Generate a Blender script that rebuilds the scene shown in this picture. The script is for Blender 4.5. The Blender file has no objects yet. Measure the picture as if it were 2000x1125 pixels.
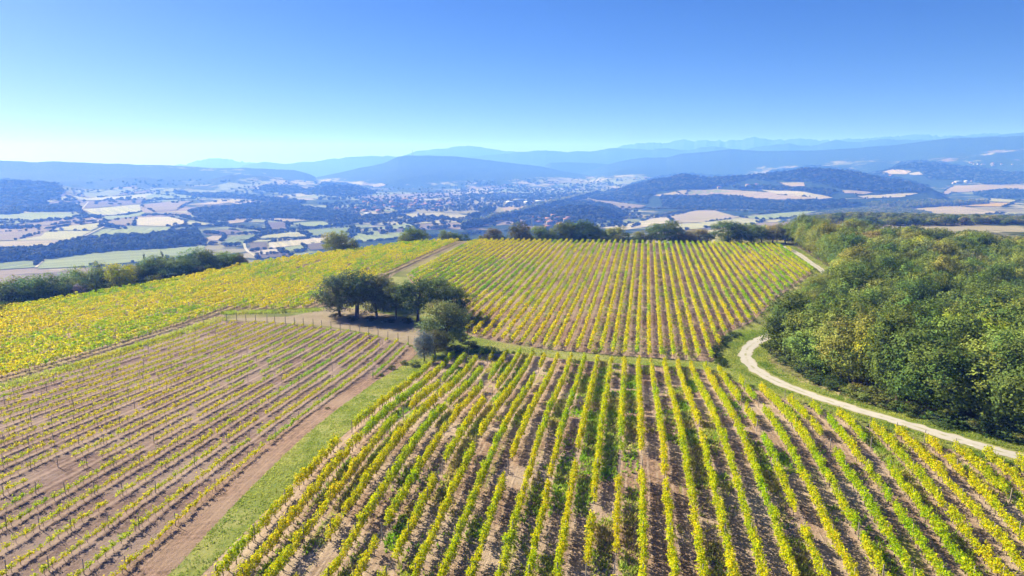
import bpy, bmesh, math, random
import numpy as np
from mathutils import Vector, Matrix

random.seed(7)
RNG = np.random.default_rng(11)
SC = bpy.context.scene
COL = SC.collection

# ------------------------------------------------------------------ camera
F_PX, CX, CY = 1333.0, 1000.0, 562.5          # photo is 2000 x 1125
PITCH = math.radians(10.1)
CAM_Z = 33.0
cam_d = bpy.data.cameras.new('camera')
cam_d.sensor_width = 36.0
cam_d.lens = F_PX * 36.0 / 2000.0
cam_d.clip_start = 0.5
cam_d.clip_end = 120000
cam = bpy.data.objects.new('camera', cam_d)
COL.objects.link(cam)
cam.location = (0, 0, CAM_Z)
cam.rotation_euler = (math.pi / 2 - PITCH, 0, 0)
SC.camera = cam

# ------------------------------------------------------------------ sky, sun, exposure
SUN_EL = math.radians(32)
SUN_AZ = math.radians(-54)                     # from +Y, negative = to the left
world = bpy.data.worlds.new('World')
SC.world = world
world.use_nodes = True
wn, wl = world.node_tree.nodes, world.node_tree.links
sky = wn.new('ShaderNodeTexSky')
sky.sky_type = 'NISHITA'
sky.sun_disc = False
sky.sun_elevation = SUN_EL
sky.sun_rotation = SUN_AZ
sky.altitude = 300
sky.air_density = 1.0
sky.dust_density = 0.9
sky.ozone_density = 3.0
hsv = wn.new('ShaderNodeHueSaturation')
hsv.inputs['Saturation'].default_value = 1.38
wl.new(sky.outputs[0], hsv.inputs['Color'])
bg = wn['Background']
tint = wn.new('ShaderNodeMix'); tint.data_type = 'RGBA'; tint.blend_type = 'MULTIPLY'
tint.inputs[0].default_value = 1.0; tint.inputs[7].default_value = (.28, .35, .60, 1)
wl.new(hsv.outputs[0], tint.inputs[6])
wl.new(tint.outputs[2], bg.inputs[0])
bg.inputs[1].default_value = 0.052
sun_d = bpy.data.lights.new('sun', 'SUN')
sun_d.energy = 5.0
sun_d.angle = math.radians(0.53)
sun_d.color = (1.0, 0.955, 0.885)
sun = bpy.data.objects.new('sun', sun_d)
COL.objects.link(sun)
sdir = Vector((math.sin(SUN_AZ) * math.cos(SUN_EL), math.cos(SUN_AZ) * math.cos(SUN_EL), math.sin(SUN_EL)))
sun.rotation_euler = sdir.to_track_quat('Z', 'Y').to_euler()
sun.location = (-200, 150, 200)
SC.view_settings.view_transform = 'Standard'
SC.view_settings.look = 'None'
SC.view_settings.gamma = 1.0
SC.view_settings.use_curve_mapping = False
SC.view_settings.exposure = 1.4
SC.cycles.use_denoising = True
SC.cycles.use_adaptive_sampling = False
SC.cycles.max_bounces = 6
SC.cycles.diffuse_bounces = 1
SC.cycles.transmission_bounces = 4
SC.cycles.transparent_max_bounces = 6
SC.cycles.volume_bounces = 1
SC.cycles.use_fast_gi = False

# ------------------------------------------------------------------ small helpers
def lerp(a, b, t):
    return a + (b - a) * t

def sstep(t):
    t = np.clip(t, 0, 1)
    return t * t * (3 - 2 * t)

_perm = np.random.default_rng(5).random((256, 256))
def vnoise(x, y):
    xi = np.floor(x).astype(int); yi = np.floor(y).astype(int)
    fx = x - xi; fy = y - yi
    fx = fx * fx * fx * (fx * (fx * 6 - 15) + 10); fy = fy * fy * fy * (fy * (fy * 6 - 15) + 10)
    a = _perm[xi & 255, yi & 255]; b = _perm[(xi + 1) & 255, yi & 255]
    c = _perm[xi & 255, (yi + 1) & 255]; d = _perm[(xi + 1) & 255, (yi + 1) & 255]
    return lerp(lerp(a, b, fx), lerp(c, d, fx), fy) * 2 - 1

def fbm(x, y, o=4):
    s = 0; a = 1.0; n = 0
    for k in range(o):
        s = s + a * vnoise(x * 2 ** k + 17.3 * k, y * 2 ** k - 9.1 * k); n += a; a *= 0.5
    return s / n

def link(o, parent=None):
    COL.objects.link(o)
    if parent is not None:
        o.parent = parent
    return o

def tag(o, label=None, cat=None, group=None, kind=None):
    if label: o['label'] = label
    if cat: o['category'] = cat
    if group: o['group'] = group
    if kind: o['kind'] = kind
    return o

def mesh_np(name, verts, faces, mats=(), cols=None, midx=None, smooth=False):
    """verts (N,3), faces (M,3|4) array or list of arrays -> mesh datablock"""
    me = bpy.data.meshes.new(name)
    verts = np.asarray(verts, dtype=np.float32)
    if isinstance(faces, np.ndarray):
        faces = [faces]
    faces = [f for f in faces if len(f)]
    nl = sum(f.size for f in faces); nf = sum(len(f) for f in faces)
    me.vertices.add(len(verts)); me.vertices.foreach_set('co', verts.ravel())
    me.loops.add(nl); me.polygons.add(nf)
    me.loops.foreach_set('vertex_index', np.concatenate([f.ravel() for f in faces]).astype(np.int32))
    tot = np.concatenate([np.full(len(f), f.shape[1]) for f in faces]).astype(np.int32)
    st = np.concatenate([[0], np.cumsum(tot)[:-1]]).astype(np.int32)
    me.polygons.foreach_set('loop_start', st)
    if midx is not None:
        me.polygons.foreach_set('material_index', np.asarray(midx, dtype=np.int32))
    if smooth:
        me.polygons.foreach_set('use_smooth', np.ones(nf, dtype=bool))
    if cols is not None:
        at = me.attributes.new('Col', 'FLOAT_COLOR', 'POINT')
        c = np.ones((len(verts), 4), dtype=np.float32); c[:, :3] = cols
        at.data.foreach_set('color', c.ravel())
    for m in mats:
        me.materials.append(m)
    me.update(calc_edges=True)
    return me

def empty(name, loc):
    o = bpy.data.objects.new(name, None)
    o.empty_display_size = 0.5
    o.location = loc
    return link(o)

# ------------------------------------------------------------------ materials
def new_mat(name):
    m = bpy.data.materials.new(name); m.use_nodes = True
    nt = m.node_tree
    for n in list(nt.nodes): nt.nodes.remove(n)
    out = nt.nodes.new('ShaderNodeOutputMaterial')
    return m, nt, out

class NT:
    """tiny node-graph writer"""
    def __init__(s, nt): s.nt = nt
    def n(s, t, **kw):
        nd = s.nt.nodes.new('ShaderNode' + t)
        for k, v in kw.items(): setattr(nd, k, v)
        return nd
    def put(s, sock, v):
        if hasattr(v, 'node'): s.nt.links.new(v, sock)
        elif isinstance(v, (tuple, list)) and len(v) == 3 and sock.type == 'RGBA': sock.default_value = (*v, 1)
        else: sock.default_value = v
    def math(s, op, a, b=0.0, c=0.0):
        nd = s.n('Math', operation=op)
        for i, v in enumerate((a, b, c)): s.put(nd.inputs[i], v)
        return nd.outputs[0]
    def mix(s, f, a, b, mode='MIX'):
        nd = s.n('Mix', data_type='RGBA', blend_type=mode)
        s.put(nd.inputs[0], f); s.put(nd.inputs[6], a); s.put(nd.inputs[7], b)
        return nd.outputs[2]
    def noise(s, vec, scale, detail=4, rough=0.55, dist=0.0):
        nd = s.n('TexNoise')
        if vec is not None: s.nt.links.new(vec, nd.inputs['Vector'])
        nd.inputs['Scale'].default_value = scale; nd.inputs['Detail'].default_value = detail
        nd.inputs['Roughness'].default_value = rough; nd.inputs['Distortion'].default_value = dist
        return nd.outputs['Fac']
    def ramp(s, f, stops, interp='LINEAR'):
        nd = s.n('ValToRGB'); cr = nd.color_ramp; cr.interpolation = interp
        while len(cr.elements) > 1: cr.elements.remove(cr.elements[0])
        cr.elements[0].position = stops[0][0]; c = stops[0][1]
        cr.elements[0].color = (*c, 1) if isinstance(c, tuple) else (c, c, c, 1)
        for p, c in stops[1:]:
            e = cr.elements.new(p); e.color = (*c, 1) if isinstance(c, tuple) else (c, c, c, 1)
        s.put(nd.inputs[0], f)
        return nd.outputs[0]
    def sstep(s, v, a, b):
        nd = s.n('MapRange', interpolation_type='SMOOTHSTEP')
        s.put(nd.inputs[0], v); nd.inputs[1].default_value = a; nd.inputs[2].default_value = b
        return nd.outputs[0]
    def pos(s): return s.n('NewGeometry').outputs['Position']
    def sep(s, v):
        nd = s.n('SeparateXYZ'); s.nt.links.new(v, nd.inputs[0]); return nd.outputs
    def comb(s, x, y, z=0.0):
        nd = s.n('CombineXYZ')
        for i, v in enumerate((x, y, z)): s.put(nd.inputs[i], v)
        return nd.outputs[0]
    def bump(s, h, strength=0.5, dist=0.1):
        nd = s.n('Bump'); nd.inputs['Strength'].default_value = strength; nd.inputs['Distance'].default_value = dist
        s.put(nd.inputs['Height'], h); return nd.outputs[0]
    def bsdf(s, color, rough=0.9, normal=None, spec=0.2):
        nd = s.n('BsdfPrincipled')
        s.put(nd.inputs['Base Color'], color); s.put(nd.inputs['Roughness'], rough)
        nd.inputs['Specular IOR Level'].default_value = spec
        if normal is not None: s.nt.links.new(normal, nd.inputs['Normal'])
        return nd.outputs[0]

def mat_leaf(name, trans=0.35, mode='object', sat=1.0):
    m, nt, out = new_mat(name); g = NT(nt)
    a = g.n('Attribute', attribute_name='Col').outputs['Color']
    if mode == 'object':
        c = g.mix(1.0, a, g.n('ObjectInfo').outputs['Color'], 'MULTIPLY')
    elif mode == 'random':
        r = g.n('ObjectInfo').outputs['Random']
        tint = g.ramp(r, [(0, (.62, .74, .75)), (.25, (.85, .9, .7)), (.45, (1.0, 1.0, .8)), (.62, (1.3, 1.08, .95)),
                          (.78, (.8, 1.0, .85)), (.9, (1.45, 1.3, .8)), (1.0, (1.15, 1.0, 1.1))])
        c = g.mix(1.0, a, tint, 'MULTIPLY')
    else:
        c = a
    d = g.bsdf(c, 0.7, spec=0.03)
    t = g.n('BsdfTranslucent')
    gam = g.n('Gamma'); gam.inputs[1].default_value = 1.0; nt.links.new(c, gam.inputs[0])
    nt.links.new(gam.outputs[0], t.inputs[0])
    ms = g.n('MixShader'); ms.inputs[0].default_value = trans
    nt.links.new(d, ms.inputs[1]); nt.links.new(t.outputs[0], ms.inputs[2])
    nt.links.new(ms.outputs[0], out.inputs[0])
    return m

def mat_plain(name, color, rough=0.85, nscale=6.0, var=0.35, bump=0.3):
    m, nt, out = new_mat(name); g = NT(nt)
    tc = g.n('TexCoord').outputs['Object']
    f = g.noise(tc, nscale, 4)
    c = g.mix(f, tuple(x * (1 - var) for x in color), tuple(min(1, x * (1 + var)) for x in color))
    nt.links.new(g.bsdf(c, rough, g.bump(f, bump, 0.02)), out.inputs[0])
    return m

M_VINE = mat_leaf('vine_leaf', 0.5)
M_TREE = mat_leaf('tree_leaf', 0.3)
M_WOODLEAF = mat_leaf('wood_leaf', 0.28, 'random')
M_GRASS = mat_leaf('grass_blade', 0.5, 'plain')
M_BARK = mat_plain('bark', (.10, .075, .055), .9, 9, .5, .6)
M_VBARK = mat_plain('vine_bark', (.075, .052, .038), .9, 12, .5, .5)
M_POST = mat_plain('weathered_post', (.30, .25, .20), .85, 8, .3, .3)
M_WIRE = mat_plain('wire', (.25, .25, .25), .5, 3, .1, 0)

def soil_mat(name, theta, S, tilled, lane, weed, weed_amt, ridge, phase=0.0):
    """vineyard soil: aisles that alternate, wheel lanes, a paler strip under the vines, weedy patches"""
    m, nt, out = new_mat(name); g = NT(nt)
    p = g.pos(); x, y, z = g.sep(p)
    ct, stt = math.cos(theta), math.sin(theta)
    u = g.math('SUBTRACT', g.math('MULTIPLY', x, ct), g.math('MULTIPLY', y, stt))
    v = g.math('ADD', g.math('MULTIPLY', x, stt), g.math('MULTIPLY', y, ct))
    fa, fb, fu, ft = FAN.get(theta, (0, 0, 1e6, 0))
    dv = g.math('SUBTRACT', v, V0)
    uR_ = g.math('SUBTRACT', u, g.math('MULTIPLY', dv, ft))
    uL_ = g.math('DIVIDE', g.math('SUBTRACT', u, g.math('MULTIPLY', dv, fa)), g.math('ADD', 1.0, g.math('MULTIPLY', dv, fb)))
    sel = g.math('GREATER_THAN', uR_, fu)
    u = g.math('ADD', g.math('MULTIPLY', sel, uR_), g.math('MULTIPLY', g.math('SUBTRACT', 1.0, sel), uL_))
    u = g.math('SUBTRACT', u, phase)
    wob = g.noise(g.comb(g.math('MULTIPLY', u, .3), g.math('MULTIPLY', v, .25)), 1.0, 3)
    uu = g.math('DIVIDE', g.math('ADD', u, g.math('MULTIPLY', g.math('SUBTRACT', wob, .5), .5)), S)
    cell = g.math('FLOOR', uu)
    fr = g.math('SUBTRACT', uu, cell)                      # 0 / 1 at a row, .5 in the aisle
    wn_ = g.n('TexWhiteNoise', noise_dimensions='1D'); nt.links.new(cell, wn_.inputs['W'])
    rnd = wn_.outputs['Value']
    odd = g.math('MODULO', g.math('ABSOLUTE', cell), 2.0)
    dist = g.math('ABSOLUTE', g.math('SUBTRACT', fr, .5))  # .5 at a row
    n1 = g.noise(p, 1.4, 6, .65); n2 = g.noise(p, .12, 4); n3 = g.noise(p, 7.0, 4, .7)
    nc = g.sstep(g.math('ADD', g.math('MULTIPLY', n1, .55), g.math('MULTIPLY', g.noise(p, 3.2, 5, .75), .45)), .36, .64)
    base = g.mix(nc, tuple(c * .5 for c in tilled), tuple(c * 1.45 for c in tilled))  # mottle paints sunlit clods and their shadow specks into the soil colour
    base = g.mix(g.sstep(n2, .38, .68), base, g.mix(n1, tuple(c * .8 for c in lane), lane))
    # wheel lanes
    wl_ = g.math('SUBTRACT', 1.0, g.math('MINIMUM', 1.0, g.math('MULTIPLY', g.math('ABSOLUTE', g.math('SUBTRACT', dist, .2)), 14.0)))
    wl_ = g.math('MULTIPLY', wl_, g.sstep(g.noise(g.comb(uu, g.math('MULTIPLY', v, .35)), 2.0, 3), .3, .6))
    base = g.mix(g.math('MULTIPLY', wl_, .75), base, lane)
    # paler, crusted strip at the foot of the vines
    rs = g.sstep(dist, .36, .47)
    base = g.mix(g.math('MULTIPLY', rs, ridge), base, tuple(min(1, c * 1.35) for c in lane))
    # weeds
    wv = g.noise(g.comb(g.math('MULTIPLY', uu, 1.7), g.math('MULTIPLY', v, .11)), 1.0, 4, .6)
    wm = g.math('ADD', g.math('MULTIPLY', odd, .17), g.math('ADD', wv, g.math('MULTIPLY', rnd, .10)))
    wm = g.sstep(wm, .86 - weed_amt, 1.0 - weed_amt)
    wm = g.math('MULTIPLY', wm, g.math('SUBTRACT', 1.0, g.math('MULTIPLY', rs, .7)))
    wm = g.math('MULTIPLY', wm, g.sstep(n3, .3, .62))
    wc = g.mix(g.sstep(g.noise(p, .35, 3), .4, .62), weed, (weed[0] * 1.5, weed[1] * 1.02, weed[2] * 1.2))
    base = g.mix(wm, base, wc)
    base = g.mix(g.math('MULTIPLY', g.sstep(n3, .62, .75), .25), base, tuple(min(1, c * 1.6) for c in lane))
    h = g.math('ADD', g.math('MULTIPLY', n1, .7), g.math('MULTIPLY', n3, .5))
    nt.links.new(g.bsdf(base, .95, g.bump(h, 1.0, .24), .05), out.inputs[0])
    return m

def ground_mix_mat(name, a, b, c, s1=.08, s2=.9, t=(.4, .6)):
    m, nt, out = new_mat(name); g = NT(nt); p = g.pos()
    n1 = g.noise(p, s1, 5, .6); n2 = g.noise(p, s2, 6, .7); n3 = g.noise(p, 6, 4, .7)
    col = g.mix(g.sstep(n1, *t), a, b)
    col = g.mix(g.math('MULTIPLY', g.sstep(n2, .45, .7), .8), col, c)
    col = g.mix(g.math('MULTIPLY', n3, .5), col, (0.03, 0.03, 0.015), 'MIX')
    nt.links.new(g.bsdf(col, .95, g.bump(g.math('ADD', n2, g.math('MULTIPLY', n3, .4)), .7, .15), .1), out.inputs[0])
    return m

M_GROUNDGRASS = ground_mix_mat('verge_grass', (.17, .22, .03), (.33, .32, .10), (.11, .17, .022))
M_SAND = ground_mix_mat('sandy_earth', (.36, .285, .20), (.31, .235, .16), (.26, .23, .11), .15, .8)
M_PATH = ground_mix_mat('path_earth', (.30, .22, .15), (.26, .20, .12), (.24, .22, .09), .2, .9)
M_LITTER = ground_mix_mat('leaf_litter', (.10, .075, .045), (.16, .12, .07), (.07, .07, .03), .1, .7)  # litter brown, kept dark to put the gloom under the trees into the colour

def track_mat():
    m, nt, out = new_mat('white_gravel'); g = NT(nt); p = g.pos()
    n1 = g.noise(p, .5, 5); n2 = g.noise(p, 5, 5, .75)
    c = g.mix(n1, (.32, .295, .255), (.47, .435, .385))
    c = g.mix(g.math('MULTIPLY', g.sstep(n2, .5, .75), .5), c, (.40, .33, .25))
    a = g.n('Attribute', attribute_name='Col').outputs['Color']
    s = g.n('SeparateColor'); nt.links.new(a, s.inputs[0])       # r: across 0..1
    d = g.math('ABSOLUTE', g.math('SUBTRACT', s.outputs[0], .5))
    mid = g.math('MULTIPLY', g.math('SUBTRACT', 1.0, g.sstep(d, .02, .14)), g.sstep(g.noise(p, .6, 4), .42, .62))
    c = g.mix(g.math('MULTIPLY', mid, .8), c, (.22, .22, .08))
    edge = g.sstep(g.math('ADD', d, g.math('MULTIPLY', g.math('SUBTRACT', n2, .5), .22)), .40, .50)
    c = g.mix(g.math('MULTIPLY', edge, .6), c, (.30, .25, .13))
    nt.links.new(g.bsdf(c, .95, g.bump(n2, .5, .05), .1), out.inputs[0])
    return m
M_TRACK = track_mat()

def valley_mat():
    """distant country: patchwork of fields, woods by the 'wood' attribute of the land"""
    m, nt, out = new_mat('valley_land'); g = NT(nt); p = g.pos()
    x, y, z = g.sep(p)
    wd = g.n('Attribute', attribute_name='wood').outputs['Fac']
    warp = g.noise(p, .004, 3)
    q = g.comb(g.math('ADD', g.math('MULTIPLY', x, 1 / 210), warp), g.math('ADD', g.math('MULTIPLY', y, 1 / 300), warp))
    vo = g.n('TexVoronoi', feature='F1', distance='CHEBYCHEV'); nt.links.new(q, vo.inputs['Vector']); vo.inputs['Scale'].default_value = 1.0
    sc = g.n('SeparateColor'); nt.links.new(vo.outputs['Color'], sc.inputs[0])
    field = g.ramp(sc.outputs[0], [(0, (.20, .18, .10)), (.2, (.29, .25, .18)), (.38, (.14, .17, .07)), (.55, (.31, .28, .17)),
                                   (.7, (.21, .15, .125)), (.82, (.17, .20, .085)), (1, (.33, .29, .22))], 'CONSTANT')
    n1 = g.noise(p, .02, 5, .6)
    field = g.mix(g.math('MULTIPLY', n1, .5), field, (.22, .21, .10))
    ve = g.n('TexVoronoi', feature='DISTANCE_TO_EDGE'); nt.links.new(q, ve.inputs['Vector']); ve.inputs['Scale'].default_value = 1.0
    n2 = g.noise(p, .012, 4, .6); n4 = g.noise(p, .09, 4, .7)
    edge = g.math('SUBTRACT', 1.0, g.sstep(ve.outputs['Distance'], .01, .05))
    edge = g.math('MULTIPLY', edge, g.sstep(n2, .38, .5))
    wood = g.mix(g.sstep(n4, .38, .62), (.010, .028, .009), (.04, .064, .022))
    f = g.math('MAXIMUM', edge, g.sstep(g.math('ADD', wd, g.math('MULTIPLY', g.math('SUBTRACT', n2, .5), .9)), .42, .58))
    c = g.mix(f, field, wood)
    # near land: dry grass
    r = g.math('SQRT', g.math('ADD', g.math('MULTIPLY', x, x), g.math('MULTIPLY', y, y)))
    near = g.math('SUBTRACT', 1.0, g.sstep(r, 380, 560))
    n5 = g.noise(p, .9, 5, .65)
    gr = g.mix(g.sstep(g.noise(p, .05, 4), .4, .6), (.15, .17, .045), (.30, .25, .12))
    gr = g.mix(g.math('MULTIPLY', n5, .55), gr, (.06, .065, .02))
    c = g.mix(near, c, gr)
    hb = g.math('ADD', g.math('MULTIPLY', n4, g.math('MULTIPLY', f, 14.0)), g.math('MULTIPLY', g.math('MULTIPLY', n5, near), .25))
    nt.links.new(g.bsdf(c, .95, g.bump(hb, .6, 1.0), .05), out.inputs[0])
    return m
M_VALLEY = valley_mat()

_fieldmats = {}
def field_mat(color, theta, s):
    key = (color, round(theta, 1), s)
    if key in _fieldmats: return _fieldmats[key]
    m, nt, out = new_mat('field_crop'); g = NT(nt); p = g.pos()
    x, y, z = g.sep(p)
    u = g.math('SUBTRACT', g.math('MULTIPLY', x, math.cos(theta)), g.math('MULTIPLY', y, math.sin(theta)))
    v = g.math('ADD', g.math('MULTIPLY', x, math.sin(theta)), g.math('MULTIPLY', y, math.cos(theta)))
    n1 = g.noise(g.comb(g.math('MULTIPLY', u, 1 / s), g.math('MULTIPLY', v, .03 / s)), .55, 5, .75)
    n2 = g.noise(p, .012, 4, .6)
    c = g.mix(g.sstep(n1, .3, .7), tuple(k * .6 for k in color), tuple(min(1, k * 1.3) for k in color))
    c = g.mix(g.math('MULTIPLY', g.sstep(n2, .4, .65), .5), c, (color[0] * .8 + .04, color[1] * .9 + .04, color[2] * .6))
    nt.links.new(g.bsdf(c, .95, None, .05), out.inputs[0])
    _fieldmats[key] = m
    return m

# ------------------------------------------------------------------ the lie of the land
HY = np.array([-400, 0, 45, 60, 72, 80, 90, 102, 116, 130, 150, 200, 277, 320, 600.])
HZ = np.array([-33., -33, -32.5, -31.7, -31.2, -31.5, -32.6, -34.4, -35.6, -35.9, -35.6, -34.4, -32.3, -31.6, -31.6])
_hy = np.linspace(-400, 600, 2001)
_hz = np.interp(_hy, HY, HZ)
_k = np.exp(-0.5 * (np.arange(-40, 41) * .5 / 6.0) ** 2); _k /= _k.sum()
_hz = np.convolve(np.pad(_hz, 40, 'edge'), _k, 'valid')

HZL = np.array([-33., -33, -32.4, -32.6, -32.9, -33.2, -33.7, -34.3, -34.9, -35.3, -35.5, -34.4, -32.3, -31.6, -31.6])
_hzl = np.convolve(np.pad(np.interp(_hy, HY, HZL), 40, 'edge'), _k, 'valid')
RIM_PX = [(0, 601), (110, 583), (230, 564), (330, 547), (430, 526), (480, 515), (600, 498), (690, 486), (780, 474), (860, 469), (930, 468.5), (1100, 470), (1250, 472), (1400, 474), (1500, 476)]
RIM = None

def poly_sd(x, y, P):
    """signed distance, negative inside"""
    shp = x.shape; x = x.ravel(); y = y.ravel()
    d = np.full(x.shape, 1e18); ins = np.zeros(x.shape, bool)
    n = len(P)
    for i in range(n):
        ax, ay = P[i]; bx, by = P[(i + 1) % n]
        ex, ey = bx - ax, by - ay
        t = np.clip(((x - ax) * ex + (y - ay) * ey) / (ex * ex + ey * ey + 1e-12), 0, 1)
        d = np.minimum(d, (x - ax - ex * t) ** 2 + (y - ay - ey * t) ** 2)
        if ay != by:
            c = ((ay > y) != (by > y)) & (x < ex * (y - ay) / (by - ay) + ax)
            ins ^= c
    d = np.sqrt(d)
    return np.where(ins, -d, d).reshape(shp)

def pxcol(x, y):
    """azimuth written as the photo column of a point on the horizon"""
    yy = np.maximum(y, 1e-3)
    return CX + F_PX * x / (yy * math.cos(PITCH)) * 1.0

PC = np.array([-600, 0, 500, 900, 1050, 1200, 1330, 1450, 1700, 2000, 2600.])
RR = np.array([250, 400, 500, 700, 900, 1200, 1600, 2200, 3000, 4500, 7000, 12000, 40000.])
VV = np.array([
    [-128] * 7 + [-126, -122, -116, -105, -90, -60],
    [-128] * 7 + [-126, -124, -118, -108, -90, -60],
    [-130] * 7 + [-130, -128, -122, -112, -95, -60],
    [-130] * 7 + [-131, -130, -126, -116, -95, -60],
    [-122, -122, -122, -122, -124, -128, -130, -131, -130, -126, -116, -95, -60],
    [-100, -98, -95, -88, -92, -116, -128, -130, -129, -124, -114, -95, -60],
    [-74, -74, -75, -76, -84, -112, -126, -128, -126, -122, -112, -95, -60],
    [-40, -44, -48, -58, -74, -104, -122, -126, -124, -120, -110, -95, -60],
    [-41, -42, -43, -48, -58, -86, -112, -120, -120, -116, -108, -92, -60],
    [-42, -43, -44, -48, -57, -80, -104, -114, -116, -114, -106, -92, -60],
    [-42, -43, -44, -48, -57, -80, -104, -114, -116, -114, -106, -92, -60]], float)

def ey(ypx):
    return np.tan(np.arctan((CY - np.asarray(ypx, float)) / F_PX) - PITCH)

# crest lines: (photo column, photo row) at a distance, front and back width, spur strength
RIDGES = [
    # far pale ranges
    ([(280, 336), (330, 327), (365, 318), (412, 309), (445, 311), (490, 317), (560, 325)], 10800, 1900, 2500, .2),
    ([(1040, 326), (1110, 312), (1150, 299), (1228, 279), (1262, 275), (1300, 277), (1330, 270), (1365, 272), (1385, 270), (1425, 271), (1452, 268), (1472, 264), (1490, 268),
      (1530, 270), (1565, 267), (1600, 272), (1650, 268), (1700, 266), (1755, 262), (1806, 258), (1830, 262), (1880, 261), (1912, 257), (1960, 258), (2100, 255), (2500, 262)], 10400, 2000, 2500, .35),
    ([(700, 318), (760, 312), (815, 296), (850, 290), (880, 287), (915, 285), (960, 290), (1005, 296), (1080, 306)], 9600, 1500, 2000, .2),
    ([(440, 330), (500, 318), (515, 316), (560, 318), (620, 312), (690, 304), (738, 301), (790, 306), (860, 318)], 9000, 1500, 2000, .2),
    ([(770, 332), (830, 318), (870, 309), (930, 303), (985, 298), (1020, 294), (1065, 293), (1105, 296), (1150, 294), (1185, 288), (1222, 286), (1262, 291), (1302, 287), (1330, 291), (1390, 284), (1450, 290),
      (1490, 281), (1530, 279), (1580, 283), (1625, 272), (1680, 274), (1725, 268), (1780, 272), (1840, 267), (1865, 262), (1900, 266), (1960, 258), (2010, 254), (2300, 250), (2700, 262)], 8200, 1700, 2200, .4),
    # mid ridges
    ([(-900, 322), (-500, 300), (-200, 306), (0, 311), (60, 314), (105, 313), (190, 317), (260, 319), (330, 321), (420, 327), (480, 326), (540, 330), (575, 331), (605, 340), (622, 348), (650, 362)], 4900, 1400, 1800, .45),
    ([(560, 366), (620, 345), (660, 337), (700, 328), (748, 318), (778, 305), (800, 302.5), (850, 303), (890, 305), (930, 309), (975, 315), (1000, 318), (1050, 323), (1105, 335), (1180, 348), (1230, 356)], 5300, 1500, 2000, .5),
    ([(1000, 350), (1040, 337), (1075, 315), (1110, 314), (1170, 317), (1230, 320), (1290, 330)], 6300, 800, 1500, .3),
    ([(1060, 352), (1110, 345), (1150, 335), (1190, 320), (1230, 311), (1262, 307), (1300, 308), (1330, 300), (1380, 296), (1425, 290.5), (1460, 294), (1500, 295), (1560, 294), (1620, 292), (1680, 288),
      (1740, 283), (1800, 276), (1850, 270), (1920, 268), (2000, 264), (2300, 262), (2700, 290)], 5900, 1700, 2000, .5),
    ([(-600, 330), (-100, 338), (0, 350), (60, 352), (110, 354), (170, 366)], 3300, 700, 1000, .3),
    ([(150, 362), (190, 354), (240, 345), (285, 345), (320, 350), (365, 355), (410, 349), (450, 339), (490, 341), (520, 343), (560, 348), (600, 354), (680, 362)], 4000, 700, 700, .4),
    ([(585, 376), (620, 364), (650, 357), (680, 358), (705, 364), (732, 377), (750, 385)], 3300, 420, 500, .2),
    ([(500, 378), (520, 366), (535, 362), (565, 364), (600, 374)], 3500, 350, 400, .2),
    # wooded hills on the right
    ([(1110, 398), (1150, 386), (1190, 373), (1230, 360), (1275, 347), (1310, 341), (1335, 336), (1380, 341), (1440, 340), (1480, 335), (1530, 331), (1560, 326), (1585, 322.5), (1620, 325), (1660, 329), (1700, 338),
      (1760, 348), (1820, 362), (1870, 378)], 3000, 700, 900, .25),
    ([(1640, 352), (1690, 342), (1740, 326), (1782, 314), (1815, 315), (1850, 318), (1900, 324), (1960, 332), (2010, 334), (2300, 330)], 4400, 900, 900, .25),
    ([(1040, 428), (1075, 410), (1100, 398), (1140, 394), (1175, 398), (1205, 408), (1230, 422)], 1720, 260, 280, .15),
]

def hill_z(x, y):
    h = lerp(np.interp(y, _hy, _hz), np.interp(y, _hy, _hzl), sstep((-x - 12) / 26)) + fbm(x / 55, y / 55, 2) * .22 - 0.00035 * np.maximum(-x - 70, 0) ** 2
    return h - 0.0009 * np.maximum(x - 75, 0) ** 1.6 * 1.8

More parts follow.
